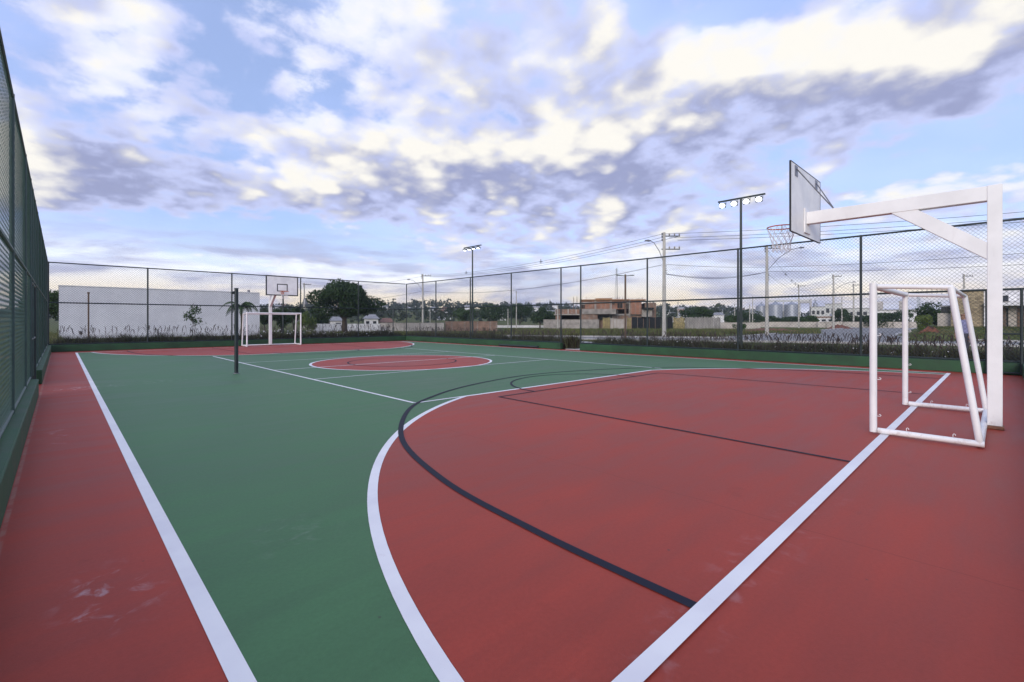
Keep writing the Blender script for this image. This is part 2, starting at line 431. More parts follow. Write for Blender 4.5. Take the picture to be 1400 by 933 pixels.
    def build(s, name, mat, parent=None, origin=None, smooth=False):
        if origin is None: origin = wloc(parent) if parent is not None else Vector((0, 0, 0))
        O = Vector(origin)
        me = bpy.data.meshes.new(name); me.from_pydata([(a-O.x, b-O.y, c-O.z) for a, b, c in s.v], [], s.f)
        if smooth:
            me.polygons.foreach_set('use_smooth', [True]*len(me.polygons)); me.set_sharp_from_angle(angle=R(40))
        me.update()
        return link(me, name, mat, parent, O)
def np_mesh(name, V, F, mat, parent=None, origin=None):
    """V (n,3), F (m,k) constant face size"""
    if origin is None: origin = wloc(parent) if parent is not None else Vector((0, 0, 0))
    V = np.asarray(V, float)-np.array(origin)
    me = bpy.data.meshes.new(name); me.vertices.add(len(V)); me.vertices.foreach_set('co', V.astype(np.float32).ravel())
    k_ = F.shape[1]; me.loops.add(F.size); me.loops.foreach_set('vertex_index', F.astype(np.int32).ravel())
    me.polygons.add(len(F)); me.polygons.foreach_set('loop_start', np.arange(0, F.size, k_, dtype=np.int32))
    me.update(calc_edges=True); me.validate()
    return link(me, name, mat, parent, Vector(origin))
def tag(o, label, cat=None, group=None):
    o['label'] = label
    if cat: o['category'] = cat
    if group: o['group'] = group
    return o
def thing(name, label, cat, loc, group=None):
    o = bpy.data.objects.new(name, None); COL.objects.link(o); o.location = loc; o.empty_display_size = .3
    return tag(o, label, cat, group)
def structure(o): o['kind'] = 'structure'; return o

# ================================================================== SETTING: ground, roads, court
structure(MB().poly([(-240, -290, -.06), (1290, -290, -.06), (1290, 1240, -.06), (-240, 1240, -.06)]).build('ground', 'ground'))

def sheet(pts, z): return MB().poly([(x, y, z) for x, y in pts])
far_k = [(30, 44), (36, 31), (39.8, 24.6), (44, 17.5)]
roadB_top = [(56.3, 18.7), (78.5, 20.1), (113.7, 22.6), (150, 25)]
roadB_bot = [(150, 13.5), (120, 12.4), (60.6, 7.7)]
near_k = [(43.4, -3.2), (41, 5), (37.5, 13.5), (33.2, 21), (29.5, 28), (24, 40)]
far_k2 = [(53, 5), (52, -2), (54, -14)]
structure(sheet(far_k+roadB_top+roadB_bot+far_k2+[(47, -14)]+near_k, -.03).build('road', 'paving'))
# kerbs along the carriageway
def strip_pts(pts, w, z0, z1):
    mb = MB()
    for a, b in zip(pts[:-1], pts[1:]):
        a, b = Vector((*a, 0)), Vector((*b, 0)); d = (b-a).normalized(); nn = Vector((-d.y, d.x, 0))*w/2
        q = [a-nn, b-nn, b+nn, a+nn]
        mb.hexa([(p.x, p.y, z0) for p in q], [(p.x, p.y, z1) for p in q])
    return mb
structure(strip_pts(far_k+roadB_top, .35, -.06, .09).build('kerb', 'kerb'))
structure(strip_pts(roadB_bot+far_k2, .35, -.06, .09).build('kerb', 'kerb'))
structure(strip_pts(near_k, .35, -.06, .09).build('kerb', 'kerb'))
# footpath outside the right-hand fence and the strip to the gate
structure(MB().box(23.6, 26.2, -6, 36, -.06, .12).build('footpath', 'kerb'))
structure(MB().box(-6.5, -5, -3, 40, -.06, .1).build('footpath', 'kerb'))
# planting beds against the fence
GY0, GY1 = Yat(794, 19.7), Yat(767.5, 19.7)
structure(MB().box(19.87, 23.55, GY0+.1, GY1-.15, -.06, .03).build('gate_path', 'kerb'))
structure(MB().box(19.87, 22.6, -3, GY0-.25, -.06, .26).build('planting_bed', 'soil'))
structure(MB().box(19.87, 22.6, GY1+.25, 33.9, -.06, .26).build('planting_bed', 'soil'))
structure(MB().box(-.3, 19.7, 32.78, 34.6, -.06, .26).build('planting_bed', 'soil'))

# ---- the court
XL, XR, Y0, Y1 = .565, 18.87, 1.11, 31.2
court = structure(MB().box(-.60, 19.86, -.62, 32.78, -.05, 0).build('court', 'red'))
zc = [.0016]
def nz(): zc[0] += .0004; return zc[0]
def farmap(p): return (p[0], Y1-(p[1]-Y0)*(Y1-23.9)/(7.65-Y0))
sheet([(XL, Y0), (XR, Y0), (XR, Y1), (XL, Y1)], .0016).build('green_surface', 'green', court)
def dzone(n=40):
    out = []
    ca, ra = (9.43, 0.0), 8.38; cb, rb = (10.0, -.2), 8.55
    a0 = math.pi-math.asin(Y0/ra); a1 = math.pi-math.asin(7.65/ra)
    out += [(ca[0]+ra*math.cos(a0+(a1-a0)*i/n), ca[1]+ra*math.sin(a0+(a1-a0)*i/n)) for i in range(n+1)]
    b0 = math.asin((7.65-cb[1])/rb); b1 = math.asin((Y0-cb[1])/rb)
    out += [(cb[0]+rb*math.cos(b0+(b1-b0)*i/n), cb[1]+rb*math.sin(b0+(b1-b0)*i/n)) for i in range(n+1)]
    return out
def band(pts, w, z, closed=False):
    """flat painted line of width w along pts"""
    mb = MB(); P2 = [Vector((*p, 0)) for p in pts]; n = len(P2); L, Rr = [], []
    for i in range(n):
        a = P2[i-1] if (i > 0 or closed) else P2[i]; b = P2[(i+1) % n] if (i < n-1 or closed) else P2[i]
        d1 = (P2[i]-a); d2 = (b-P2[i])
        d = (d1.normalized() if d1.length > 1e-9 else Vector())+(d2.normalized() if d2.length > 1e-9 else Vector()); d.normalize()
        nn = Vector((-d.y, d.x, 0))
        base = d1.normalized() if d1.length > 1e-9 else d2.normalized()
        cosv = max(.4, abs(d.dot(base))); h = w/2/cosv
        L.append(P2[i]+nn*h); Rr.append(P2[i]-nn*h)
    mb.v = [(p.x, p.y, z) for p in L]+[(p.x, p.y, z) for p in Rr]
    rg = range(n) if closed else range(n-1)
    for i in rg: j = (i+1) % n; mb.f.append((n+i, n+j, j, i))
    return mb
def line(name, pts, w, mat, closed=False): return band(pts, w, nz(), closed).build(name, mat, court)
def circ(c, r, n=72): return [(c[0]+r*math.cos(2*math.pi*i/n), c[1]+r*math.sin(2*math.pi*i/n)) for i in range(n)]
dz = dzone(); dzf = [farmap(p) for p in dz]
sheet(dz, nz()).build('penalty_area', 'red', court)
sheet(list(reversed(dzf)), nz()).build('penalty_area', 'red', court)
CC = (9.47, 15.8)
sheet(circ(CC, 3.28), nz()).build('centre_disc', 'red', court)
line('touchline', [(XL, Y0-.05), (XL, Y1+.05)], .088, 'white_line')
line('touchline', [(XR, Y0-.05), (XR, Y1+.05)], .088, 'white_line')
line('goal_line', [(XL-.05, Y1), (XR+.05, Y1)], .095, 'white_line')
line('penalty_area_line', dz, .088, 'white_line'); line('penalty_area_line', dzf, .088, 'white_line')
VX0, VX1 = 4.82, 14.14
line('volleyball_sideline', [(VX0, 7.7), (VX0, 23.9)], .065, 'white_line'); line('volleyball_sideline', [(VX1, 7.7), (VX1, 23.9)], .065, 'white_line')
line('volleyball_end_line', [(VX0, 7.66), (dz[40][0]+.2, 7.66)], .065, 'white_line')
for y in (12.62, 19.35): line('attack_line', [(VX0, y), (VX1, y)], .06, 'white_line')
line('halfway_line', [(VX0, CC[1]), (VX1, CC[1])], .07, 'white_line')
line('centre_circle', circ(CC, 3.3), .09, 'white_line', True)
def spline(pts, n=8):
    out = []; q = [pts[0]]+pts+[pts[-1]]
    for i in range(1, len(q)-2):
        p0, p1, p2, p3 = [Vector(x) for x in q[i-1:i+3]]
        for k_ in range(n):
            t = k_/n; out.append(tuple(.5*((2*p1)+(p2-p0)*t+(2*p0-5*p1+4*p2-p3)*t*t+(3*p1-p0-3*p2+p3)*t**3)))
    return out+[tuple(pts[-1])]
half = [(2.48, Y0), (2.52, 2.37), (2.70, 3.83), (3.28, 5.55), (4.5, 7.3), (5.73, 8.22), (6.72, 8.72), (7.7, 9.05), (8.9, 9.33), (9.75, 9.40)]
arc3 = spline(half+[(19.5-x, y) for x, y in reversed(half[:-1])])
key = [(6.25, Y0), (6.45, 7.1), (12.85, 7.1), (13.15, Y0)]
ft = [(9.55+2.05*math.cos(math.pi*i/30), 7.1+1.95*math.sin(math.pi*i/30)) for i in range(31)]
for mp in (lambda p: p, farmap):
    line('three_point_line', [mp(p) for p in arc3], .072, 'black_line')
    line('key_line', [mp(p) for p in key], .05, 'black_line')
    line('free_throw_arc', [mp(p) for p in ft], .055, 'black_line')
line('jump_circle', circ((9.45, 15.85), 2.0), .055, 'black_line', True)
# the near goal line is painted over the black ends
line('goal_line', [(XL-.05, Y0), (XR+.05, Y0)], .095, 'white_line')

# ---- low green walls under the fence
WH = .35
def low_wall(x0, x1, y0, y1, label, h=WH):
    o = MB().box(x0, x1, y0, y1, 0.001, h, .012).build('low_wall', 'wall_green', None, ((x0+x1)/2, (y0+y1)/2, 0))
    return tag(o, label, 'wall')
GY0, GY1 = Yat(794, 19.7), Yat(767.5, 19.7)
low_wall(-.58, -.32, -.6, 13.8, 'long low green kerb wall under the unplanted fence, ending at its gate gap')
low_wall(-.58, -.32, 16.3, 32.5, 'low green kerb wall under the unplanted fence, between gate gap and warehouse end')
low_wall(-.58, 19.84, 32.5, 32.76, 'low green kerb wall behind the goal at the warehouse end')
low_wall(19.6, 19.84, GY1, 32.49, 'low green kerb wall under the roadside fence, with a steel tube at its foot')
low_wall(19.6, 19.84, -.36, GY0, 'low green kerb wall under the roadside fence, passing the floodlight with four lamps')
low_wall(-.31, 19.84, -.62, -.37, 'low green kerb wall behind the netless goal by the cantilever pillar')

# ---- chain-link fences
FT, FM, FB = 4.45, 2.46, .42
def wire_mesh(o0, d, length, z0, z1, pitch, r, skip=()):
    """two families of straight diagonal wires in the vertical plane through o0 along d"""
    o0 = np.array([o0[0], o0[1], 0.]); d = np.array([d[0], d[1], 0.]); h = z1-z0; nrm = np.array([-d[1], d[0], 0.])
    A_, B_ = [], []
    for sgn in (1, -1):
        off = nrm*r*.9*sgn
        for s0 in np.arange(-h, length+h, pitch):
            # wire from (s0, z0) to (s0+sgn*h, z1)
            sa, sb = s0, s0+sgn*h
            lo, hi = 0.0, 1.0
            for lim, up_ in ((0.0, True), (length, False)):
                fa, fb = (sa-lim, sb-lim) if up_ else (lim-sa, lim-sb)
                if fa < 0 and fb < 0: lo, hi = 1, 0; break
                if fa < 0: lo = max(lo, fa/(fa-fb))
                elif fb < 0: hi = min(hi, fa/(fa-fb))
            if hi-lo < 1e-3: continue
            seg = [(lo, hi)]
            for (k0, k1, kz) in skip:        # leave the gateway open below kz
                ns = []
                for (l_, h_) in seg:
                    tz = (kz-z0)/h
                    if l_ < tz:
                        # part below kz
                        a_, b_ = l_, min(h_, tz); T = sorted(((k0-sa)/(sb-sa), (k1-sa)/(sb-sa)))
                        if a_ < T[0]: ns.append((a_, min(b_, T[0])))
                        if b_ > T[1]: ns.append((max(a_, T[1]), b_))
                        if h_ > tz: ns.append((tz, h_))
                    else: ns.append((l_, h_))
                seg = [(a_, b_) for a_, b_ in ns if b_-a_ > 1e-3]
            for l_, h_ in seg:
                A_.append(o0+d*(sa+(sb-sa)*l_)+off+np.array([0, 0, z0+h*l_])); B_.append(o0+d*(sa+(sb-sa)*h_)+off+np.array([0, 0, z0+h*h_]))
    A_, B_ = np.array(A_), np.array(B_); n = len(A_)
    t = B_-A_; t /= np.linalg.norm(t, axis=1)[:, None]; u = np.tile(nrm, (n, 1)); w = np.cross(t, u)
    V = np.zeros((n, 6, 3)); F = np.zeros((n, 3, 4), int)
    for j in range(3):
        a = 2*math.pi*j/3; off = (u*math.cos(a)+w*math.sin(a))*r; V[:, j] = A_+off; V[:, 3+j] = B_+off
    base = np.arange(n)*6
    for j in range(3): F[:, j] = np.stack([base+j, base+(j+1) % 3, base+3+(j+1) % 3, base+3+j], 1)
    return V.reshape(-1, 3), F.reshape(-1, 4)
def fence(label, o0, o1, posts, skip=(), r=.0034, pitch=.115, wm='wire', pr=.038, pm='fence'):
    o0, o1 = Vector((*o0, 0)), Vector((*o1, 0)); d = (o1-o0); L = d.length; d.normalize()
    t = thing('chain_link_fence', label, 'fence', (o0.x, o0.y, 0))
    zt = WH
    for s in posts:
        p = o0+d*s
        on_gate = any(abs(s-k) < .05 for a, b, c in skip for k in (a, b))
        MB().tube([(p.x, p.y, .01 if on_gate else zt-.02), (p.x, p.y, FT+.03)], pr, 10).build('post', pm, t, smooth=True)
    def rail(name, z, rr, segs):
        for a, b in segs:
            pa, pb = o0+d*a, o0+d*b
            MB().tube([(pa.x, pa.y, z), (pb.x, pb.y, z)], rr*(1 if pm == 'fence' else .75), 8).build(name, pm, t, smooth=True)
    rail('top_rail', FT, .030, [(0, L)]); rail('middle_rail', FM, .033, [(0, L)])
    segs = [(0, L)]
    for a, b, c in skip: segs = [(0, a), (b, L)]
    rail('bottom_rail', FB-.035, .030, segs)
    V, F = wire_mesh((o0.x, o0.y), (d.x, d.y), L, FB-.03, FT, pitch, r, skip)
    o = np_mesh('wire_mesh', V, F, wm, t); o['kind'] = 'stuff'
    return t
FXR, FXL, FYB = 19.72, -.45, 32.62
ry = [32.6]+[Yat(p, FXR) for p in (596, 643, 699, 767, 794, 885, 1009, 1177)]+[.28]
fence('tall dark green chain-link fence on the road side, with an open gateway', (FXR, FYB), (FXR, -.56),
      [0.02]+[FYB-y for y in ry[1:]]+[FYB+.55], skip=[(FYB-ry[4], FYB-ry[5], FM)])
bx = [Xat(p, FYB) for p in (202, 317, 411, 490)]
fence('tall dark green chain-link fence between court and white warehouse', (FXL, FYB), (FXR-.09, FYB), [.02]+[x-FXL for x in bx])
ly_ = [-.3+3.05*i for i in range(11)]
fence('tall green chain-link fence without planting, opposite the road side', (FXL, -.4), (FXL, FYB-.09), [max(.02, y+.4) for y in ly_]+[14.25, 16.65], skip=[(14.25, 16.65, FM)], r=.0023, wm='wire_left', pr=.026, pm='fence_left')
# closed gate leaf in the left fence, framed
def gate(name, label, o0, o1, z0, z1):
    o0, o1 = Vector((*o0, 0)), Vector((*o1, 0)); d = (o1-o0); L = d.length; d.normalize()
    t = thing(name, label, 'gate', (o0.x, o0.y, 0))
    for s in (0, L): p = o0+d*s; MB().tube([(p.x, p.y, z0), (p.x, p.y, z1)], .034, 10).build('stile', 'fence', t, smooth=True)
    for z in (z0+.03, (z0+z1)*.47, z1-.03):
        MB().tube([(o0.x, o0.y, z), (o1.x, o1.y, z)], .026, 8).build('rail', 'fence', t, smooth=True)
    V, F = wire_mesh((o0.x, o0.y), (d.x, d.y), L, z0+.04, z1-.03, .115, .0032)
    o = np_mesh('wire_mesh', V, F, 'wire', t); o['kind'] = 'stuff'
    MB().box(o0.x-.03, o0.x+.03, o0.y-.05, o0.y+.05, 1.0, 1.16, .01).build('latch', 'fence', t)
    return t
gate('wire_gate', 'green chain-link gate leaf set into the unplanted fence', (FXL, 13.92), (FXL, 16.18), .05, 2.40)
gate('wire_gate', 'narrow green wire gate leaf standing in the corner behind the goal', (19.46, .33), (19.46, -.36), .04, 2.47)
# dark bar lying at the foot of the right wall
a_, b_ = Yat(683, 19.52), Yat(735, 19.52)
tag(MB().tube([(19.52, a_, .075), (19.52, b_, .075)], .055, 10).box(19.46, 19.58, a_-.02, a_+.02, .002, .14).box(19.46, 19.58, b_-.02, b_+.02, .002, .14).build('steel_tube', 'pole_dark', None, (19.52, a_, 0)),
    'long dark steel tube lying at the foot of the roadside kerb wall', 'tube')

# ================================================================== THINGS ON THE COURT
def goal(label, x0, x1, yf, s, grp):
    """s = -1: net depth towards -Y"""
    t = thing('futsal_goal', label, 'goal', ((x0+x1)/2, yf, 0), grp)
    H_, r = 2.025, .043; zb = .055
    yt, yb = yf+s*.78, yf+s*1.04
    for x in (x0, x1):
        MB().tube([(x, yf, .03), (x, yf, H_+.045)], r, 14).build('post', 'white', t, smooth=True)
        MB().tube([(x, yt, H_-.05), (x, yb, zb)], r*.86, 12).build('back_post', 'white', t, smooth=True)
        MB().tube([(x, yf+s*.05, H_-.004), (x, yt+s*.02, H_-.055)], r*.72, 12).build('top_side_bar', 'white', t, smooth=True)
        MB().tube([(x, yf+s*.05, zb), (x, yb+s*.04, zb)], r*.90, 12).build('base_side_bar', 'white', t, smooth=True)
    MB().tube([(x0+.0, yf, H_), (x1, yf, H_)], r, 14).build('crossbar', 'white', t, smooth=True)
    MB().tube([(x0+.04, yt, H_-.055), (x1-.04, yt, H_-.055)], r*.66, 12).build('top_back_bar', 'white', t, smooth=True)
    MB().tube([(x0+.05, yb, zb-.003), (x1-.05, yb, zb-.003)], r*.90, 12).build('base_back_bar', 'white', t, smooth=True)
    def hook(p, d):
        p, d = Vector(p), Vector(d); u = Vector((0, 0, 1)) if abs(d.z) < .5 else Vector((0, s, 0))
        q = [p+d*.045, p+d*.075, p+d*.085+u*.012, p+d*.075+u*.024, p+d*.062+u*.024]
        MB().tube(q, .004, 6).build('net_hook', 'white', t)
    for x in (x0, x1):
        for z in (.25, .75, 1.35, 1.8): hook((x, yf, z), (0, s, 0))
        for k_ in (.35, .8): hook((x, yf+s*k_, zb), (0, 0, 1))
    return t
goal('white tubular goal frame without a net, standing away from the warehouse', 8.06, 11.10, 1.235, -1, 'goals')
goal('white tubular goal frame at the warehouse end of the court', 8.02, 11.12, 31.15, 1, 'goals')

def basket(label, xc, yp, yb, s, grp):
    """pillar at yp, board at yb, s=+1 looks to +Y"""
    t = thing('basketball_hoop', label, 'basketball hoop', (xc, yp, 0), grp)
    h = .078; hv = .108; zb = 3.39
    MB().box(xc-.095, xc+.095, yp-.095, yp+.09, .001, .048, .008).build('footing', 'rust', t)
    MB().box(xc-h, xc+h, yp-h, yp+h, .05, zb+hv, .006).build('pillar', 'white', t)
    ya, yb_ = sorted((yp+s*(h+.0), yb-s*.03))
    MB().box(xc-h+.004, xc+h-.004, ya, yb_, zb-hv, zb+hv-.004, .006).build('arm', 'white', t)
    # raking strut under the arm
    p0 = (yp+s*h, 2.44); p1 = (yp+s*h, 2.68); q1 = (yp+s*.84, zb-hv); q0 = (yp+s*1.16, zb-hv)
    m = MB(); w = h-.012
    m.hexa([(xc-w, p0[0], p0[1]), (xc-w, q0[0], q0[1]), (xc-w, q1[0], q1[1]), (xc-w, p1[0], p1[1])], [(xc+w, p0[0], p0[1]), (xc+w, q0[0], q0[1]), (xc+w, q1[0], q1[1]), (xc+w, p1[0], p1[1])])
    m.build('strut', 'white', t)
    MB().box(xc-.17, xc+.17, *sorted((yb-s*.032, yb-s*.012)), zb-.27, zb+.16, .003).build('mounting_plate', 'white_worn', t)
    z0, z1 = 3.06, 4.22; bw = .9
    bd = MB().box(xc-bw, xc+bw, *sorted((yb-s*.010, yb+s*.014)), z0, z1, .002).build('backboard', 'white_worn', t)
    def frame(x0, x1, za, zb_, w, nm):
        f = MB(); y0_, y1_ = sorted((yb+s*.0145, yb+s*.018))
        f.box(x0, x1, y0_, y1_, za, za+w).box(x0, x1, y0_, y1_, zb_-w, zb_).box(x0, x0+w, y0_, y1_, za+w, zb_-w).box(x1-w, x1, y0_, y1_, za+w, zb_-w)
        f.build(nm, 'black', bd)
    frame(xc-bw, xc+bw, z0, z1, .05, 'border_stripe'); frame(xc-.30, xc+.30, z0+.24, z0+.69, .05, 'target_square')
    e = MB(); y0_, y1_ = sorted((yb-s*.014, yb+s*.0142)); e_ = .012
    e.box(xc-bw-e_, xc-bw, y0_, y1_, z0-e_, z1+e_).box(xc+bw, xc+bw+e_, y0_, y1_, z0-e_, z1+e_).box(xc-bw, xc+bw, y0_, y1_, z1, z1+e_).box(xc-bw, xc+bw, y0_, y1_, z0-e_, z0)
    e.build('edge_trim', 'black', bd)
    for sx in (-1, 1):
        MB().tube([(xc+sx*.62, yb-s*.016, z1-.07), (xc+sx*.03, yb-s*.42, zb+hv+.005)], .010, 6).build('stay_rod', 'steel', t)
        MB().box(xc+sx*.62-.08, xc+sx*.62+.08, *sorted((yb-s*.016, yb-s*.011)), z1-.20, z1-.02).build('corner_bracket', 'steel', bd)
    rz = 3.295; rc = (xc, yb+s*.40, rz)
    rim = MB().ring(rc, .235, .011, 36, 8).build('rim', 'orange', t, smooth=True)
    MB().box(xc-.09, xc+.09, *sorted((yb+s*.020, yb+s*.168)), rz-.012, rz+.004).box(xc-.08, xc+.08, *sorted((yb+s*.0185, yb+s*.028)), rz-.16, rz+.03).build('rim_bracket', 'orange', rim)
    net = MB(); nn = 12; rows = [(.235, 0.0), (.215, -.09), (.185, -.18), (.16, -.27), (.145, -.36), (.15, -.44)]
    def npnt(i, k_):
        a = 2*math.pi*(i+.5*(k_ % 2))/nn; r_ = rows[k_][0]; return (rc[0]+r_*math.cos(a), rc[1]+r_*math.sin(a), rz-.015+rows[k_][1])
    for k_ in range(len(rows)-1):
        for i in range(nn):
            b = i if k_ % 2 == 0 else i+1
            net.tube([npnt(i, k_), npnt(i, k_+1)], .0042, 4, False); net.tube([npnt(i, k_), npnt(i-1 if k_ % 2 == 0 else i+1, k_+1)], .0042, 4, False)
    net.build('net', 'cord', t)
    return t
basket('white cantilever basketball hoop with weathered board back and stay rods showing', 9.70, .083, 2.46, 1, 'basketball hoops')
basket('white basketball hoop showing black border and target square, at the warehouse end', 9.55, 31.95, 29.75, -1, 'basketball hoops')

vp = thing('volleyball_post', 'dark green volleyball net post standing alone on the green court', 'net post', (3.74, 15.62, 0))
MB().tube([(3.74, 15.62, .002), (3.74, 15.62, 2.50)], .052, 16).build('pole', 'fence', vp, smooth=True)
MB().tube([(3.74, 15.62, 2.50), (3.74, 15.62, 2.515)], .058, 16).build('cap', 'fence', vp, smooth=True)
MB().box(3.62, 3.70, 15.64, 15.74, 2.34, 2.42, .01).build('winch', 'fence', vp)
MB().tube([(3.74, 15.62, .001), (3.74, 15.62, .02)], .085, 16).build('floor_sleeve', 'steel', vp, smooth=True)

def flood_pole(label, x, y, s, grp, ztop=6.58, tilt=.42):
    """s: side the lamps face (-1 = -X)"""
    t = thing('floodlight_pole', label, 'floodlight', (x, y, 0), grp)
    MB().tube([(x, y, -.05), (x, y, ztop)], .065, 12, r1=.045).build('pole', 'pole_dark', t, smooth=True)
    MB().box(x-.035, x+.035, y-.93, y+.93, ztop, ztop+.06, .005).build('crossarm', 'pole_dark', t)
    MB().box(x-.15, x+.15, y-.15, y+.15, -.05, .03, .01).build('base_plate', 'steel', t)
    for k_ in range(4):
        yy = y-.72+.48*k_; xx = x+s*.10
        c = Vector((xx, yy, ztop-.17)); n = Vector((s*math.cos(tilt), 0, -math.sin(tilt))); u = Vector((s*math.sin(tilt), 0, math.cos(tilt))); v = Vector((0, 1, 0))
        q = [c+u*a*.108+v*b*.130 for a, b in ((-1, -1), (1, -1), (1, 1), (-1, 1))]
        bk = [c-n*.10+u*a*.08+v*b*.11 for a, b in ((-1, -1), (1, -1), (1, 1), (-1, 1))]
        ld = MB().hexa(bk, q).build('floodlight', 'pole_dark', t)
        lp_ = [c+n*.012+u*math.sin(a*math.pi/10)*.098+v*math.cos(a*math.pi/10)*.118 for a in range(20)]; lb_ = [p-n*.009 for p in lp_]
        lm_ = MB().poly(lp_); lm_.v += [tuple(p) for p in lb_]; lm_.f += [(i, 20+i, 20+(i+1) % 20, (i+1) % 20) for i in range(20)]; lm_.build('lens', 'lamp', ld)
        for w_ in (-.138, .138): MB().tube([c-n*.05+v*w_, c+v*w_+Vector((-s*.05, 0, .17))], .010, 5).build('bracket', 'pole_dark', ld)
    return t
flood_pole('tall dark floodlight pole with four round lit lamps over the roadside fence', 20.25, Yat(1013, 20.25), -1, 'floodlight poles')
flood_pole('tall dark floodlight pole with downturned lamps, between gateway and warehouse corner', 20.25, Yat(646, 20.25), -1, 'floodlight poles', tilt=1.35)
flood_pole('dark floodlight pole rising behind the unplanted fence', -1.0, 26.3, 1, 'floodlight poles')

# ================================================================== VEGETATION HELPERS
def quads(C, U, W_):
    """leaf quads: centres C, half axes U and W (n,3)"""
    n = len(C); V = np.stack([C-U, C-W_*.9, C+U, C+W_*.9], 1).reshape(-1, 3)
    return V, np.arange(n*4).reshape(n, 4)
def rand_dirs(n):
    v = rng.normal(size=(n, 3)); return v/np.linalg.norm(v, axis=1)[:, None]
def crown_pts(c, rad, n, lobes=14, lob_r=.42, hollow=.35):
    """points spread through lumpy lobes of an ellipsoidal crown"""
    c = np.array(c, float); rad = np.array(rad, float)
    ld = rand_dirs(lobes); ld[:, 2] = ld[:, 2]*.85+.12
    lc = ld*rng.uniform(.45, .80, (lobes, 1)); lr = rng.uniform(.65, 1.15, lobes)*lob_r
    k_ = rng.integers(0, lobes, n)
    d = rand_dirs(n); rr = rng.uniform(hollow, 1, n)**.5
    p = lc[k_]+d*(lr[k_]*rr)[:, None]
    return c+p*rad, d
def tree(name, label, base, h, rad, n, leaf, mat, trunk_h=None, trunk_r=.2, group=None, cat='tree', lobes=14, cz=None, lob_r=.42):
    t = thing(name, label, cat, base, group)
    b = Vector(base); cz = (h-rad[2]*.95) if cz is None else cz
    th = trunk_h if trunk_h else cz
    tr = MB(); lean = Vector((random.uniform(-.15, .15), random.uniform(-.15, .15), 0))
    tr.tube([b+Vector((0, 0, -.1)), b+lean*.5+Vector((0, 0, th*.5)), b+lean+Vector((0, 0, th))], [trunk_r*1.25, trunk_r, trunk_r*.75], 8)
    for i in range(6):
        a = i*math.pi/3+random.uniform(-.3, .3); e = b+Vector((math.cos(a)*rad[0]*.6, math.sin(a)*rad[1]*.6, cz+rad[2]*random.uniform(-.1, .5)))
        s_ = b+lean+Vector((0, 0, th*random.uniform(.75, 1.0)))
        tr.tube([s_, (s_+e)/2+Vector((0, 0, -.1*h*.3)), e], [trunk_r*.5, trunk_r*.32, trunk_r*.12], 5)
    tr.build('trunk', 'trunk', t, smooth=True)
    p, d = crown_pts((b.x, b.y, b.z+cz), rad, n, lobes, lob_r)
    u = rand_dirs(n)*leaf*rng.uniform(.6, 1.25, (n, 1)); w = np.cross(u, d+rng.normal(size=(n, 3))*.35); w /= (np.linalg.norm(w, axis=1)[:, None]+1e-9); w *= leaf*.5
    V, F = quads(p, u, w)
    np_mesh('crown', V, F, mat, t)
    return t
def blades(base, h, lean, width, nseg=3):
    """curved tapering blades: base (n,3), h (n,), lean (n,2) horizontal reach"""
    n = len(base); a = rng.uniform(0, math.pi*2, n); side = np.stack([np.cos(a), np.sin(a), np.zeros(n)], 1)*np.asarray(width).reshape(-1, 1)
    V = np.zeros((n, 2*nseg+1, 3))
    for i in range(nseg+1):
        t = i/nseg; c = base.copy(); c[:, :2] += lean*(t**1.8); c[:, 2] += h*(t-.22*t**3)
        if i < nseg: V[:, 2*i] = c-side*(1-t*.8); V[:, 2*i+1] = c+side*(1-t*.8)
        else: V[:, 2*i] = c
    b0 = (np.arange(n)*(2*nseg+1))[:, None]; tri = []
    for i in range(nseg-1):
        tri += [[2*i, 2*i+1, 2*i+3], [2*i, 2*i+3, 2*i+2]]
    tri.append([2*nseg-2, 2*nseg-1, 2*nseg])
    T = np.array(tri); return V.reshape(-1, 3), (b0[:, :, None]+T[None]).reshape(-1, 3)
def plumes(base, h, lean, r=.021, nseg=6):
    """foxtail plumes: thin stalk with a thicker fuzzy nodding tip, three-sided"""
    n = len(base); ts = np.linspace(0, 1, nseg+1); rad = np.interp(ts, [0, .60, .70, .85, 1], [.16, .12, .95, .8, .1])*r
    V = np.zeros((n, nseg+1, 3, 3))
    for i, t in enumerate(ts):
        c = base.copy(); c[:, :2] += lean*t**3.2; c[:, 2] += h*(t-.24*t**5)
        for j in range(3):
            a = 2*math.pi*j/3; V[:, i, j] = c+np.array([math.cos(a), math.sin(a), 0])*rad[i]
    F = []
    for i in range(nseg):
        for j in range(3): F.append([i*3+j, i*3+(j+1) % 3, (i+1)*3+(j+1) % 3, (i+1)*3+j])
    F = np.array(F); b0 = (np.arange(n)*(nseg+1)*3)[:, None, None]
    return V.reshape(-1, 3), (b0+F[None]).reshape(-1, 4)
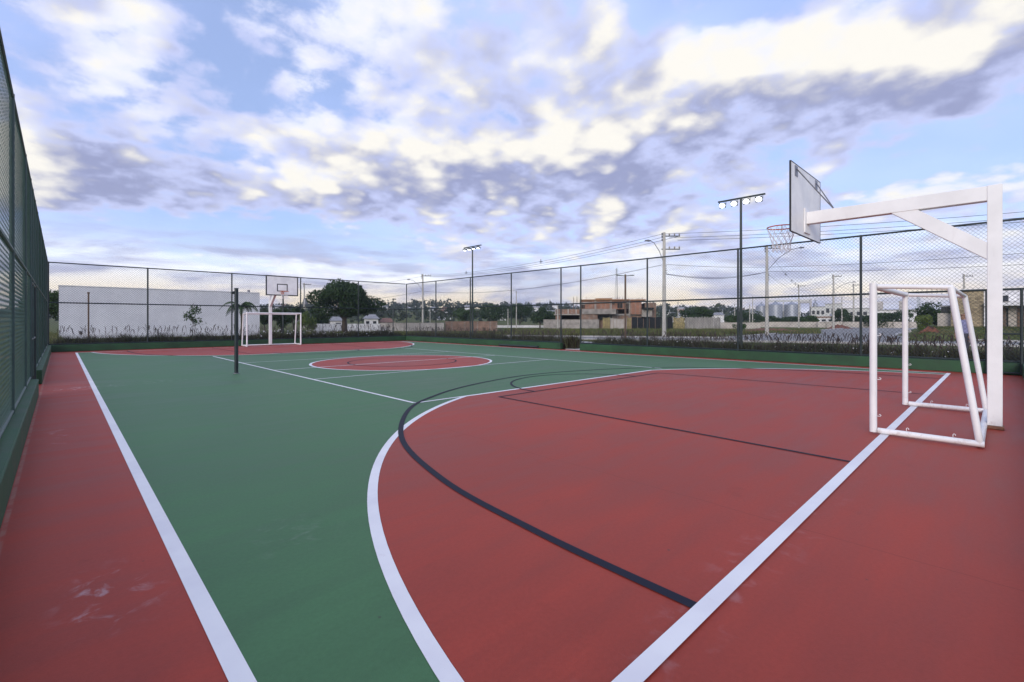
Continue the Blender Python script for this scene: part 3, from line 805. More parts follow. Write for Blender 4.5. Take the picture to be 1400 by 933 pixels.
def grass_strip(x0, x1, y0, y1, z, nclump, per, h, name, label, mat, plume=0, wid=.010, reach=.35, spread=.12, ph=1.0):
    cx = rng.uniform(x0, x1, nclump); cy = rng.uniform(y0, y1, nclump); ch = rng.uniform(.5, 1.3, nclump)
    k_ = np.repeat(np.arange(nclump), per); n = len(k_)
    B = np.stack([cx[k_]+rng.normal(0, spread, n), cy[k_]+rng.normal(0, spread, n), np.full(n, z)], 1)
    a = rng.uniform(0, 2*math.pi, n); rc = rng.uniform(.2, 1, n)*reach
    V, F = blades(B, h*ch[k_]*rng.uniform(.5, 1.1, n), np.stack([np.cos(a)*rc, np.sin(a)*rc], 1), wid*rng.uniform(.7, 1.3, n))
    o = np_mesh(name, V, F, mat); o['kind'] = 'stuff'; o['label'] = label; o['category'] = 'grass'
    if plume:
        m = plume; B = np.stack([rng.uniform(x0, x1, m), rng.uniform(y0, y1, m), np.full(m, z)], 1)
        a = rng.uniform(0, 2*math.pi, m); rc = rng.uniform(.08, .36, m)
        V, F = plumes(B, h*ph*rng.uniform(1.0, 1.9, m), np.stack([np.cos(a)*rc, np.sin(a)*rc], 1))
        p_ = np_mesh('seed_heads', V, F, 'plume', o); p_['kind'] = 'stuff'
    return o
def flowers(o, x0, x1, y0, y1, z0, z1, n, r):
    C = np.stack([rng.uniform(x0, x1, n), rng.uniform(y0, y1, n), rng.uniform(z0, z1, n)], 1)
    u = rand_dirs(n)*r; w = np.cross(u, rand_dirs(n)); V, F = quads(C, u, w*1.0)
    q_ = np_mesh('blossoms', V, F, 'white_flower', o); q_['kind'] = 'stuff'

gs = grass_strip(20.0, 22.3, -2.5, GY0-.2, .24, 560, 50, .54, 'fountain_grass', 'purple fountain grass along the roadside fence around the four-lamp floodlight pole', 'plum_grass', 850, ph=1.15)
gs2 = grass_strip(20.0, 22.3, GY1+.3, 33.5, .24, 400, 48, .54, 'fountain_grass', 'purple fountain grass along the roadside fence between gateway and warehouse corner', 'plum_grass', 520, ph=1.15)
gs3 = grass_strip(-.2, 19.4, 32.85, 34.3, .24, 520, 46, .66, 'fountain_grass', 'purple fountain grass planted at the warehouse end of the court', 'plum_grass', 420, ph=1.2)
flowers(gs, 20.0, 21.2, 0, GY0-.3, .42, .62, 60, .03)
flowers(gs3, 9, 19, 32.9, 34, .4, 1.0, 260, .05)
for i in range(1):   # clump that fills the gateway side
    B = np.stack([rng.normal(20.4, .16, 420), rng.normal(GY1-.25, .22, 420), np.full(420, .05)], 1); a = rng.uniform(0, 6.28, 420); rc = rng.uniform(.1, .5, 420)
    V, F = blades(B, rng.uniform(.5, 1.15, 420), np.stack([np.cos(a)*rc, np.sin(a)*rc], 1), np.full(420, .011))
    o = np_mesh('grass_tussock', V, F, 'plum_grass', None, (20.4, GY1-.25, .0)); tag(o, 'dark grass tussock beside the open gateway', 'grass')

# verge and lot grass (nobody could count it)
def field(label, poly_fn, n, h, wid, name='verge_grass', reach=.3):
    B = poly_fn(n); m = len(B); k_ = np.repeat(np.arange(m), 7); nn = len(k_)
    BB = B[k_]+np.concatenate([rng.normal(0, .18, (nn, 2)), np.zeros((nn, 1))], 1)
    a = rng.uniform(0, 6.28, nn); rc = rng.uniform(.1, 1, nn)*reach
    V, F = blades(BB, h*rng.uniform(.35, 1.1, nn)*rng.uniform(.6, 1.2, m)[k_], np.stack([np.cos(a)*rc, np.sin(a)*rc], 1), np.full(nn, wid), 2)
    o = np_mesh(name, V, F, 'green_grass'); o['kind'] = 'stuff'; o['label'] = label; o['category'] = 'grass'; return o
def band_px(x0, x1, d0, d1, z=-.06):
    def fn(n):
        px = rng.uniform(x0, x1, n); D = rng.uniform(d0, d1, n); L = (px-700)/644*D
        return np.stack([L*CA+D*SA, -L*SA+D*CA, np.full(n, z)], 1)
    return fn
def on_road(B):
    return B
field('weedy green grass on the lot before the unfinished house', band_px(690, 985, 49, 86), 5200, .55, .03)
field('mown green verge between the fence planting and the road', band_px(690, 860, 30.5, 39), 1500, .16, .02)
field('weedy grass bank below the grain silos', band_px(960, 1120, 57, 80), 1800, .6, .03)
field('rough grass before the beige and brick boundary walls', band_px(420, 690, 46, 62), 1500, .6, .03)
field('grass tuft by the corner of the white warehouse', band_px(40, 84, 25, 50), 420, .7, .025)

# ---- single plants and trees
tree('mango_tree', 'large round dark green tree with dense crown before the white boundary wall', P(471, 58, -.05), 6.6, (4.25, 4.25, 2.75), 15000, .19, 'leaf_dark', 2.2, .32, lobes=26, cz=3.75, lob_r=.40)
tree('leafy_tree', 'dark leafy tree behind the unplanted fence, at the white warehouse corner', P(58, 46, -.05), 5.0, (2.0, 2.0, 2.1), 4200, .15, 'leaf_mid', 2.0, .14, lobes=12, cz=2.9)
tree('leafy_bush', 'yellow green bushy shrub between the warehouse-end goal and the round tree', P(420, 52, -.05), 2.7, (1.0, 1.0, 1.35), 1500, .12, 'leaf_light', .8, .06, cat='shrub', lobes=10, cz=1.3)
for px, D, h, r_, m_, lb in ((384, 66, 3.6, 1.6, 'leaf_mid', 'mid green tree seen through the warehouse-end goal frame'), (402, 74, 4.4, 1.9, 'leaf_dark', 'dark tree between the white warehouse and the transformer pole'),
                             (362, 78, 3.6, 1.5, 'leaf_dark', 'dark bushy tree touching the end of the white warehouse'), (437, 80, 3.3, 2.0, 'leaf_dark', 'dark low tree between yellow green shrub and big round tree')):
    tree('leafy_tree', lb, P(px, D, -.05), h, (r_, r_, h*.42), 2000, .17, m_, 1.0, .12, lobes=10, cz=h*.56)
# clipped sapling in front of the white wall
def sapling(px, D, h, label):
    b = Vector(P(px, D, .1)); t = thing('young_tree', label, 'tree', b)
    s_ = MB().tube([b, b+Vector((.1, 0, h*.5)), b+Vector((-.05, .05, h*.8))], [.03, .022, .012], 6)
    for i in range(7):
        a = i*.9; z = h*(.45+.07*i); s_.tube([b+Vector((.05, 0, z)), b+Vector((.05+math.cos(a)*.35, math.sin(a)*.35, z+.3))], .010, 4)
    s_.build('trunk', 'trunk', t)
    C_ = []
    for i in range(9):
        a = i*.9; z = h*(.50+.06*i); m_ = 42; cc_ = np.array([b.x+.05+math.cos(a)*.32, b.y+math.sin(a)*.32, b.z+z+.22]); C_.append(cc_+rng.normal(0, 1, (m_, 3))*np.array([.15, .15, .13]))
    p = np.concatenate(C_); n = len(p); u = rand_dirs(n)*.10; w = np.cross(u, rand_dirs(n)); w /= np.linalg.norm(w, axis=1)[:, None]+1e-9; V, F = quads(p, u, w*.045); np_mesh('crown', V, F, 'leaf_mid', t)
sapling(262, 36, 2.3, 'thin young tree against the white wall')
def papaya(px, D, h, label):
    b = Vector(P(px, D, -.05)); t = thing('palm_tree', label, 'palm', b)
    MB().tube([b, b+Vector((.05, 0, h*.5)), b+Vector((0, .06, h))], [.12, .09, .07], 8).build('trunk', 'trunk', t, smooth=True)
    for i in range(13):
        a = i*2*math.pi/13+random.uniform(-.2, .2); ln = random.uniform(1.1, 1.5); up_ = random.uniform(.15, .75)
        top = b+Vector((0, .06, h)); pts = []
        for k_ in range(7):
            s_ = k_/6; pts.append(top+Vector((math.cos(a)*ln*s_, math.sin(a)*ln*s_, up_*math.sin(s_*2.0)*1.0-.95*s_**2.2)))
        V, F = [], []
        fr = MB().tube(pts, .014, 4, False)
        for k_ in range(1, 26):
            s_ = k_/26*6; i0 = min(5, int(s_)); p = pts[i0].lerp(pts[i0+1], s_-i0); d = (pts[i0+1]-pts[i0]).normalized(); sd_ = d.cross(Vector((0, 0, 1))).normalized()
            L = .42*math.sin(math.pi*(.12+.86*k_/26))
            for q_ in (-1, 1):
                e = p+sd_*q_*L*.8+d*L*.35+Vector((0, 0, -L*.45)); w = d*.035
                fr.poly([p-w, p+w, e])
        fr.build('frond', 'leaf_mid', t)
papaya(330, 37, 2.75, 'small palm with drooping fronds before the white warehouse wall')

# mid-distance trees beyond the right fence
for px, D, h, r_, m_, lb in (
    (636, 118, 5.2, 3.0, 'leaf_mid', 'single dark green tree rising behind the brick boundary wall'),
    (676, 112, 5.8, 4.2, 'leaf_dark', 'broad dark tree behind the end of the brick boundary wall'),
    (710, 120, 7.0, 3.8, 'leaf_dark', 'tall dark tree with a slim white pole before it'),
    (738, 104, 4.6, 2.6, 'leaf_dark', 'low round dark tree on the grass by the bright white low wall'),
    (757, 110, 4.2, 2.2, 'leaf_mid', 'small dark tree touching the garage corner of the unfinished house'),
    (952, 98, 4.4, 4.0, 'leaf_dark', 'spreading dark tree above the weathered timber fence'),
    (1004, 88, 3.0, 2.0, 'leaf_mid', 'mid green bushy tree at the end of the weathered timber fence'),
    (1022, 150, 5.6, 5.0, 'leaf_dark', 'dark tree mass beside the grain silos'),
    (1105, 118, 3.2, 2.2, 'leaf_mid', 'bushy green tree at the foot of the silo hedge'),
    (1150, 135, 5.0, 2.6, 'leaf_dark', 'dark tree between two utility poles by the red roofed building'),
    (1280, 62, 4.0, 2.4, 'leaf_dark', 'dark round tree beside the stone clad house')):
    tree('leafy_tree', lb, P(px, D, -.05), h, (r_, r_, h*.44), 2600, .24 if D > 90 else .17, m_, 1.0, .16, lobes=14, cz=h*.56)
def hedge(label, px0, px1, D, y_top, depth, n, mat='leaf_dark'):
    z1 = ZY(y_top, D); x0, x1 = (px0-700)/644*D, (px1-700)/644*D
    L = rng.uniform(x0, x1, n); Dd = D+rng.uniform(0, depth, n); hh = z1*(.82+.18*np.sin(L*.8+px0)*np.sin(L*.37)); Z = hh*np.sqrt(rng.uniform(0, 1, n))
    C = np.stack([L*CA+Dd*SA, -L*SA+Dd*CA, Z], 1); u = rand_dirs(n)*.24; w = np.cross(u, rand_dirs(n)); w /= np.linalg.norm(w, axis=1)[:, None]+1e-9
    V, F = quads(C, u, w*.13); b = P((px0+px1)/2, D)
    o = np_mesh('hedge', V, F, mat, None, b); tag(o, label, 'hedge')
hedge('dark clipped hedge in front of the grain silos', 1040, 1108, 125, 430.5, 4, 3200)
hedge('dark hedge behind the pale wall at the end of the paved road', 1165, 1192, 112, 431, 3, 1500)
hedge('dark tall hedge in front of the long pale office building', 1193, 1250, 105, 424, 4, 2800)
tree('leafy_bush', 'bright green bush on the red earth mound', P(1263, 43.5, .35), 1.9, (.8, .8, .95), 1500, .11, 'leaf_light', .5, .05, cat='shrub', lobes=10, cz=1.1)
tree('leafy_bush', 'small green bush on the grass bank beside the concrete pole', P(1010, 62, -.05), 1.5, (.9, .9, .75), 700, .11, 'leaf_mid', .4, .05, cat='shrub', lobes=8, cz=.8)

# red earth mound beside the lawn
def mound(px0, px1, D, w, h, name, mat, z0=-.06):
    a, b = Vector(P(px0, D)), Vector(P(px1, D)); c = (a+b)/2; ex = (b-a); L = ex.length/2; ex.normalize(); ey = Vector((-ex.y, ex.x, 0))
    mb = MB(); n, m = 16, 8
    for i in range(n+1):
        for j in range(m+1):
            s_, t_ = i/n*2-1, j/m*2-1; r_ = min(1, math.hypot(s_, t_)); z = h*(math.cos(r_*math.pi)*.5+.5)*(1+.25*math.sin(i*1.7+j*2.3))
            p = c+ex*s_*L+ey*t_*w; mb.v.append((p.x, p.y, z0+z))
    for i in range(n):
        for j in range(m): q_ = i*(m+1)+j; mb.f.append((q_, q_+m+1, q_+m+2, q_+1))
    return structure(mb.build(name, mat, smooth=True))
mound(1254, 1288, 41.5, 1.9, 1.0, 'earth_mound', 'red_earth')
mound(985, 1120, 66, 3.5, .55, 'earth_bank', 'red_earth')
mound(1130, 1165, 98, 3, .8, 'earth_bank', 'red_earth')
# raised lawn for the houses on the right
def lawn_z(px, D):
    s1 = np.clip((D-35.5)/9, 0, 1); s1 = s1*s1*(3-2*s1); s2 = np.clip((px-1232)/45, 0, 1); s2 = s2*s2*(3-2*s2)
    return -.10+1.06*s1*s2
lw = MB(); lpx = list(range(1220, 1481, 10)); lD = [33, 35, 36.5, 38, 39.5, 41, 43, 45, 48, 54, 62, 72]
for D in lD:
    for px in lpx: lw.v.append(P(px, D, float(lawn_z(px, D))))
for i in range(len(lD)-1):
    for j in range(len(lpx)-1): q_ = i*len(lpx)+j; lw.f.append((q_, q_+1, q_+1+len(lpx), q_+len(lpx)))
structure(lw.build('lawn_bank', 'ground', smooth=True))
def lawn_px(n):
    px = rng.uniform(1236, 1430, n); D = rng.uniform(35.5, 47, n); L = (px-700)/644*D
    return np.stack([L*CA+D*SA, -L*SA+D*CA, lawn_z(px, D)-.02], 1)
field('green lawn in front of the stone clad house', lawn_px, 2200, .16, .022)

# ================================================================== BUILDINGS
EX, EY = (CA, -SA), (SA, CA)            # across and away, as seen from the court
class Site:
    """local frame facing the court at distance D: u metres across, w metres back"""
    def __init__(s, D, pc=None):
        s.a0 = math.atan(((pc if pc is not None else 700)-700)/644); s.D = D; s.Dp = D/math.cos(s.a0); s.k = D/644; b = HEAD+s.a0
        s.ex = (math.cos(b), -math.sin(b)); s.ey = (math.sin(b), math.cos(b)); s.ku = s.k/math.cos(s.a0)
    def u(s, px): return s.Dp*math.tan(math.atan((px-700)/644)-s.a0)
    def z(s, y): return CAM_H+(439-y)*s.k
    def box(s, mb, px0, px1, w0, w1, z0, z1):
        u0, u1 = s.u(px0), s.u(px1); um, wm = (u0+u1)/2, s.Dp+(w0+w1)/2
        return mb.obox((um*s.ex[0]+wm*s.ey[0], um*s.ex[1]+wm*s.ey[1]), s.ex, s.ey, (u1-u0)/2, (w1-w0)/2, z0, z1)
    def pt(s, px, w, z): u0 = s.u(px); w = s.Dp+w; return (u0*s.ex[0]+w*s.ey[0], u0*s.ex[1]+w*s.ey[1], z)

# white warehouse wall behind the back fence
YW = 58.0
wx0, wx1 = Xat(80.5, YW), Xat(355, YW); wz = ZY(391, YW*CA+wx0*SA)
wt = thing('warehouse', 'long plain white warehouse wall behind the fence and palm', 'building', ((wx0+wx1)/2, YW, 0))
MB().box(wx0, wx1, YW, YW+16, -.06, wz).build('wall', 'plaster_w', wt)
MB().box(wx0-.04, wx1+.04, YW-.04, YW+16.04, wz, wz+.07).build('coping', 'plaster_l', wt)
MB().tube([(wx1-1.0, YW+.5, wz+.07), (wx1-1.0, YW+.5, wz+.35)], .14, 10).build('roof_vent', 'steel', wt)
# slim dark reddish posts outside the back fence
for px, top, lb in ((121, 402, 'slim dark red post with a round top, before the white warehouse wall'), (387, 405, 'dark green post rising behind the warehouse-end hoop'), (537.5, 410, 'slim dark lamp post between the big round tree and tall pale utility pole')):
    D = 33 if px < 500 else 48; b = P(px, D); z = ZY(top, D)
    t = thing('slim_post', lb, 'post', b)
    MB().tube([(b[0], b[1], -.05), (b[0], b[1], z)], .05, 8).build('pole', 'wood' if px < 200 else 'pole_dark', t, smooth=True)
    MB().tube([(b[0], b[1], z), (b[0], b[1], z+.12)], .075, 8).build('cap', 'wood' if px < 200 else 'pole_dark', t, smooth=True)
    if px > 500: MB().box(b[0]-.05, b[0]+.3, b[1]-.05, b[1]+.05, z+.02, z+.1).build('luminaire', 'pole_dark', t)

def wall_thing(name, label, mat, D, px0, px1, y_top, cat='wall', z0=-.06, th=.2, group=None, piers=0, pier_mat=None, w=0):
    s = Site(D, (px0+px1)/2); b = s.pt((px0+px1)/2, w, 0); t = thing(name, label, cat, b, group)
    z1 = s.z(y_top); s.box(MB(), px0, px1, w, w+th, z0, z1).build('wall', mat, t)
    for i in range(piers):
        px = px0+(px1-px0)*(i+.5)/piers; hw = .14/s.k
        s.box(MB(), px-hw, px+hw, w-.06, w-.002, z0, z1+.04).build('pier', pier_mat or 'concrete', t)
    s.box(MB(), px0-.3, px1+.3, w-.03, w+th+.03, z1, z1+.06).build('coping', pier_mat or 'concrete', t)
    return t
wall_thing('boundary_wall', 'white boundary wall behind the big round tree', 'plaster_l', 70, 428, 520, 443.5, piers=4, pier_mat='plaster_l')
wall_thing('boundary_wall', 'grey beige boundary wall between white wall and brick wall', 'plaster_b', 74, 520, 607, 442, piers=4)
wall_thing('boundary_wall', 'unplastered red brown brick boundary wall', 'brick_old', 76, 608, 680, 440, piers=2, pier_mat='brick_old')
wall_thing('boundary_wall', 'bright white low wall across the grass, before the dark trees', 'plaster_l', 112, 680, 747, 445.0)
wall_thing('boundary_wall', 'beige wall closing off the end of the paved road', 'plaster_b', 108, 1118, 1255, 440.5, piers=6)
wall_thing('boundary_wall', 'grey low wall under the hedge by the silos', 'plaster_b', 118, 1040, 1118, 440.5)
wall_thing('boundary_wall', 'pale low wall joining the weathered timber fence', 'plaster_b', 84, 985, 1040, 441.5)

# small houses beyond the walls at the far end
def small_house(label, D, px0, px1, y_top, wall, roof, group=None, wins=2, z0=-.06, rise=.9, depth=7, w=0):
    s = Site(D, (px0+px1)/2); b = s.pt((px0+px1)/2, w, max(z0, 0)); t = thing('house', label, 'house', b, group)
    z1 = s.z(y_top)
    s.box(MB(), px0, px1, w, w+depth, z0, z1).build('wall', wall, t)
    r_ = MB(); e = .35/s.k
    a = [s.pt(px0-e, w-.4, z1), s.pt(px1+e, w-.4, z1), s.pt(px1+e, w+depth+.4, z1), s.pt(px0-e, w+depth+.4, z1)]
    m0, m1 = s.pt(px0+(px1-px0)*.2, w+depth/2, z1+rise), s.pt(px1-(px1-px0)*.2, w+depth/2, z1+rise)
    r_.poly([a[0], a[1], m1, m0]).poly([a[1], a[2], m1]).poly([a[2], a[3], m0, m1]).poly([a[3], a[0], m0]).poly([a[3], a[2], a[1], a[0]])
    r_.build('roof', roof, t)
    for i in range(wins):
        pc_ = px0+(px1-px0)*(i+.5)/wins; hw = min((px1-px0)*.12, .6/s.k); h0 = z0+(z1-z0)*.45
        wd = s.box(MB(), pc_-hw, pc_+hw, w-.05, w-.003, h0, h0+(z1-z0)*.32).build('window', 'glass', t)
        s.box(MB(), pc_-hw*1.15, pc_+hw*1.15, w-.09, w-.052, h0-.09, h0-.01).build('sill', 'plaster_l', wd)
    return t
small_house('small white house with grey roof behind the white boundary wall', 92, 498, 517, 436, 'plaster_l', 'roof_grey')
small_house('low ochre house behind the beige boundary wall', 96, 519, 538, 441, 'yellow_board', 'roof_red', wins=1)
small_house('pale house half hidden by the big round tree', 95, 440, 470, 439, 'plaster_l', 'roof_grey')
small_house('small pale house with dark roof above the timber fence', 150, 974, 990, 431, 'plaster_l', 'roof_grey', wins=1)

# unfinished two-storey brick house
D0 = 90; s = Site(D0, 800); uh = thing('unfinished_house', 'unfinished two-storey brick house with bare concrete and formwork on top', 'house', s.pt(830, 2, 0))
q = lambda zx: 740+zx/7.78
zz = lambda zy: s.z(380+zy/7.78)
B_ = lambda nm, mt, x0, x1, w0, w1, y0, y1, par=uh: s.box(MB(), q(x0), q(x1), w0, w1, zz(y1), zz(y0)).build(nm, mt, par)
B_('garage_parapet', 'brick_old', 140, 405, 1, 7.9, 332, 384)
for x in (150, 285, 370): B_('column', 'concrete', x-7, x+7, .85, .98, 332, 384)
B_('garage_slab', 'concrete', 132, 408, .7, 8, 385, 396)
B_('garage_opening', 'opening', 205, 398, 4.5, 5, 397, 447)
B_('garage_pier', 'brick_old', 148, 204, 1.2, 5, 397, 560)
B_('middle_wall', 'concrete', 432, 800, .8, 3, 332, 386)
B_('middle_wall_lower', 'brick_old', 410, 600, 1.0, 3.0, 388, 560)
for x in (505, 580, 640, 790): B_('column', 'concrete', x-9, x+9, .6, .78, 330, 388)
B_('upper_storey', 'brick', 408, 960, 3.2, 11, 236, 331)
B_('rear_block', 'brick', 410, 1255, 11.05, 13, 262, 560)
for x in (415, 578, 752, 955): B_('column', 'concrete', x-9, x+9, 3.0, 3.18, 236, 420)
B_('ring_beam', 'concrete', 408, 960, 3.0, 3.19, 252, 264)
for x0, x1, y0, y1 in ((430, 462, 282, 322), (822, 876, 266, 318), (908, 950, 268, 330), (765, 790, 262, 282)):
    w_ = B_('window_opening', 'opening', x0, x1, 3.08, 3.17, y0, y1); B_('lintel', 'concrete', x0-6, x1+6, 2.98, 3.07, y0-9, y0-1, w_)
    B_('mullion', 'wood', (x0+x1)/2-3, (x0+x1)/2+3, 3.0, 3.07, y0, y1, w_)
B_('ground_storey', 'brick_old', 602, 1085, 3.25, 10, 390, 560)
B_('lintel_band', 'concrete', 800, 1085, 3.0, 3.2, 382, 400)
B_('entry_opening', 'opening', 612, 760, 2.7, 3.2, 400, 445)
B_('side_block', 'brick', 962, 1082, 2.4, 9, 240, 389)
B_('corner_block', 'concrete', 1084, 1198, 2.2, 8, 335, 415)
B_('corner_wall', 'brick_old', 1130, 1255, 4.0, 10, 262, 420)
B_('balcony_slab', 'opening', 1084, 1212, 1.2, 4, 318, 332)
B_('right_wall', 'brick_old', 1086, 1255, 3.6, 10, 421, 560)
for x0, x1 in ((408, 575), (580, 762), (764, 900), (905, 958)): B_('formwork', 'formwork', x0, x1, 2.7, 11.2, 212 if x0 == 580 else 224, 235)
B_('formwork', 'formwork', 965, 1130, 2.2, 9.2, 228, 239)
for i in range(30):
    x = random.choice((random.uniform(335, 560), random.uniform(960, 1130), random.uniform(760, 900))); a = s.pt(q(x), random.uniform(3, 9), zz(236)); 
    MB().tube([a, (a[0]+random.uniform(-.05, .05), a[1], zz(random.uniform(188, 215)))], .025, 4).build('rebar', 'rust', uh)
for x in (340, 378): MB().tube([s.pt(q(x), 1.5, zz(332)), s.pt(q(x), 1.5, zz(200))], .05, 5).build('prop', 'wood', uh)
for i in range(12): x = 440+i*14; MB().tube([s.pt(q(620+i*11), 2.5, zz(402)), s.pt(q(620+i*11), 2.5, zz(376-6*(i % 3)))], .03, 4).build('rebar', 'rust', uh)
for x in (735, 768, 790, 820): MB().tube([s.pt(q(x), 2.0, zz(440)), s.pt(q(x), 2.0, zz(345))], .05, 5).build('prop', 'grey_wood', uh)
wall_thing('boundary_wall', 'raw grey rendered wall in front of the unfinished house garage', 'concrete', 86, 743, 819, 437.5, piers=0)
def hoarding(label, name, mat, D, px0, px1, y_top, n, jag=.25, w=0):
    s_ = Site(D, (px0+px1)/2); t = thing(name, label, 'fence', s_.pt((px0+px1)/2, w, 0)); dx_ = (px1-px0)/n
    for i in range(n):
        z1 = s_.z(y_top)+random.uniform(-jag, jag)*.5
        s_.box(MB(), px0+dx_*(i+.04), px0+dx_*(i+.96), w+random.uniform(0, .03), w+.06+random.uniform(0, .02), -.06, z1).build('plank' if mat == 'grey_wood' else 'panel', mat, t)
    for z in (.5, 1.5): s_.box(MB(), px0, px1, w+.09, w+.14, z, z+.08).build('rail', 'wood', t)
hoarding('yellowed board panels screening the unfinished house entrance', 'site_hoarding', 'yellow_board', 85, 824, 834, 435, 3)
hoarding('rusty mixed panels at the unfinished house entrance', 'site_hoarding', 'plaster_b', 85, 834, 857, 436, 5)
hoarding('narrow yellowed board panel beside the dark hoarding', 'site_hoarding', 'yellow_board', 85, 857, 863, 435.5, 2)
hoarding('black hoarding of wide panels beside the unfinished house', 'site_hoarding', 'tarp', 84, 863.5, 920, 434, 7, .1)
hoarding('short yellowish plank run between black hoarding and timber fence', 'plank_fence', 'yellow_board', 83, 920.5, 936, 434, 6, .3)
hoarding('weathered grey vertical timber plank fence below the spreading tree', 'plank_fence', 'grey_wood', 82, 936.5, 985, 434, 26, .25)

# grain silos and plant
def silo(label, px0, px1, y_eave, y_top, D, group=None):
    s_ = Site(D, (px0+px1)/2); c = s_.pt((px0+px1)/2, 0, 0); r_ = (px1-px0)/2*s_.k*math.cos(s_.a0); z1, z2 = s_.z(y_eave), s_.z(y_top)
    t = thing('grain_silo', label, 'silo', c, group)
    MB().tube([(c[0], c[1], 0), (c[0], c[1], z1)], r_, 32).build('shell', 'galv', t, smooth=True)
    MB().tube([(c[0], c[1], z1), (c[0], c[1], z2)], [r_*1.03, r_*.08], 32).build('cone_roof', 'galv', t)
    for k_ in range(1, 7): MB().tube([(c[0], c[1], z1*k_/7-.07), (c[0], c[1], z1*k_/7+.07)], r_*1.006, 32, False).build('stiffener_ring', 'galv', t)
    MB().tube([(c[0], c[1], z2), (c[0], c[1], z2+.8)], .5, 8).build('cap', 'galv', t)
SD = 290
silo('galvanised grain silo with conical roof, in the middle of the row', 1050.5, 1070, 417, 413, SD, 'grain silos'); silo('galvanised grain silo standing next to the conveyor elevator', 1072, 1092.5, 417, 413.5, SD, 'grain silos')
silo('small dark grain bin rising above the pale plant building', 1111.5, 1118, 415.5, 412, SD, 'grain silos')
silo('galvanised grain silo half hidden behind the concrete utility pole', 1033, 1049, 419, 415, SD+15, 'grain silos')
s = Site(SD, 1080); cv = thing('conveyor_gantry', 'pale overhead conveyor gantry running above the grain silos', 'conveyor', s.pt(1080, 0, 0))
s.box(MB(), 1046, 1108, 2, 4, s.z(412.5), s.z(410)).build('bridge', 'pale_metal', cv); s.box(MB(), 1093, 1108, 1, 5, s.z(415), s.z(412.6)).build('side_duct', 'steel', cv)
for px in (1048, 1071, 1094, 1108): s.box(MB(), px-.6, px+.6, 2.5, 3.5, 0, s.z(412.6)).build('tower_leg', 'pale_metal', cv)
s.box(MB(), 1107, 1110, 1, 5, 0, s.z(409.5)).build('bucket_elevator', 'steel', cv)
def block(label, D, px0, px1, y_top, mat, roof='roof_grey', wins=4, cat='building', name='industrial_building', depth=12):
    s_ = Site(D, (px0+px1)/2); t = thing(name, label, cat, s_.pt((px0+px1)/2, 0, 0)); z1 = s_.z(y_top)
    s_.box(MB(), px0, px1, 0, depth, -.06, z1).build('wall', mat, t); s_.box(MB(), px0-.4, px1+.4, -.3, depth+.3, z1, z1+.35).build('roof', roof, t)
    for i in range(wins):
        a = px0+(px1-px0)*(i+.2)/wins; b = px0+(px1-px0)*(i+.8)/wins
        s_.box(MB(), a, b, -.08, -.004, z1*.55, z1*.78).build('window', 'glass', t)
    return t
block('pale plant building beside the conveyor elevator', 280, 1109, 1128, 420, 'pale_metal', wins=3)
block('pale stepped factory building behind the utility poles', 300, 1128, 1150, 416, 'pale_metal', wins=3)
block('low red roofed shed behind the grass bank', 150, 1112, 1150, 434.5, 'plaster_l', 'roof_red', wins=4)
block('pale cream shed between the utility pole row and goal post', 300, 1152, 1196, 422, 'pale_metal', wins=5)
block('long pale office building seen between the goal posts', 190, 1198, 1262, 424.5, 'plaster_l', wins=6)
block('cream block with dark window band beside the stone house', 70, 1281, 1302, 427, 'plaster_l', wins=2, depth=6)
for px, D, yt, wd, lb in ((1256, 600, 404, 5, 'dark slender tower block on the skyline'), (1203, 680, 413, 9, 'grey tower block on the skyline behind the goal'), (1232, 680, 412, 6, 'pale tower block on the skyline over the office building')):
    block(lb, D, px-wd/2, px+wd/2, yt, 'galv' if px > 1250 else 'plaster_b', wins=0, name='tower_block', depth=14)
    s_ = Site(D)

# stone clad house on the raised lawn
SH = 46; s = Site(SH, 1330); sh = thing('stone_house', 'single-storey house with stone clad wall and white portico behind the basket pillar', 'house', s.pt(1350, 0, 1.0))
z0_ = .9; zt_ = s.z(397)
s.box(MB(), 1300, 1345, 0, 7, z0_, zt_).build('stone_wall', 'stone', sh)
s.box(MB(), 1345.3, 1350, -.4, 7, z0_, s.z(415)).build('portico_column', 'plaster_l', sh)
s.box(MB(), 1345.3, 1440, -.7, 8, s.z(419), s.z(415)).build('portico_beam', 'plaster_l', sh)
s.box(MB(), 1350.2, 1440, 1.2, 7, z0_, s.z(419.2)).build('back_wall', 'plaster_b', sh)
s.box(MB(), 1345.3, 1440, 1.0, 8, s.z(414.8), s.z(398)).build('upper_wall', 'plaster_l', sh)
wd = s.box(MB(), 1371, 1379, .90, .996, s.z(413), s.z(405)).build('window', 'glass', sh); s.box(MB(), 1370.3, 1379.7, .86, .898, s.z(413.8), s.z(413.1)).build('sill', 'plaster_b', wd)
s.box(MB(), 1380, 1391, .92, .997, s.z(413), s.z(405)).build('shutter', 'white', sh)
for a, b, m_ in ((1372, 1376, 'wood'), (1377, 1379.5, 'opening'), (1392, 1440, 'wood')): s.box(MB(), a, b, 1.1, 1.19, z0_, s.z(421)).build('door', m_, sh)
s.box(MB(), 1281, 1299.8, 1, 5, z0_, s.z(428)).build('side_wall', 'plaster_b', sh)
wd = s.box(MB(), 1286, 1298, .9, .996, s.z(427.5), s.z(419)).build('side_window', 'glass', sh)
for px in (1290, 1294): s.box(MB(), px-.25, px+.25, .84, .898, s.z(427.5), s.z(419)).build('mullion', 'pole_dark', wd)
s.box(MB(), 1284, 1300, .9, 5.2, s.z(418.8), s.z(417)).build('side_roof', 'roof_grey', sh)
s.box(MB(), 1299.5, 1345.6, -.2, 7.2, zt_, zt_+.12).build('coping', 'plaster_l', sh)

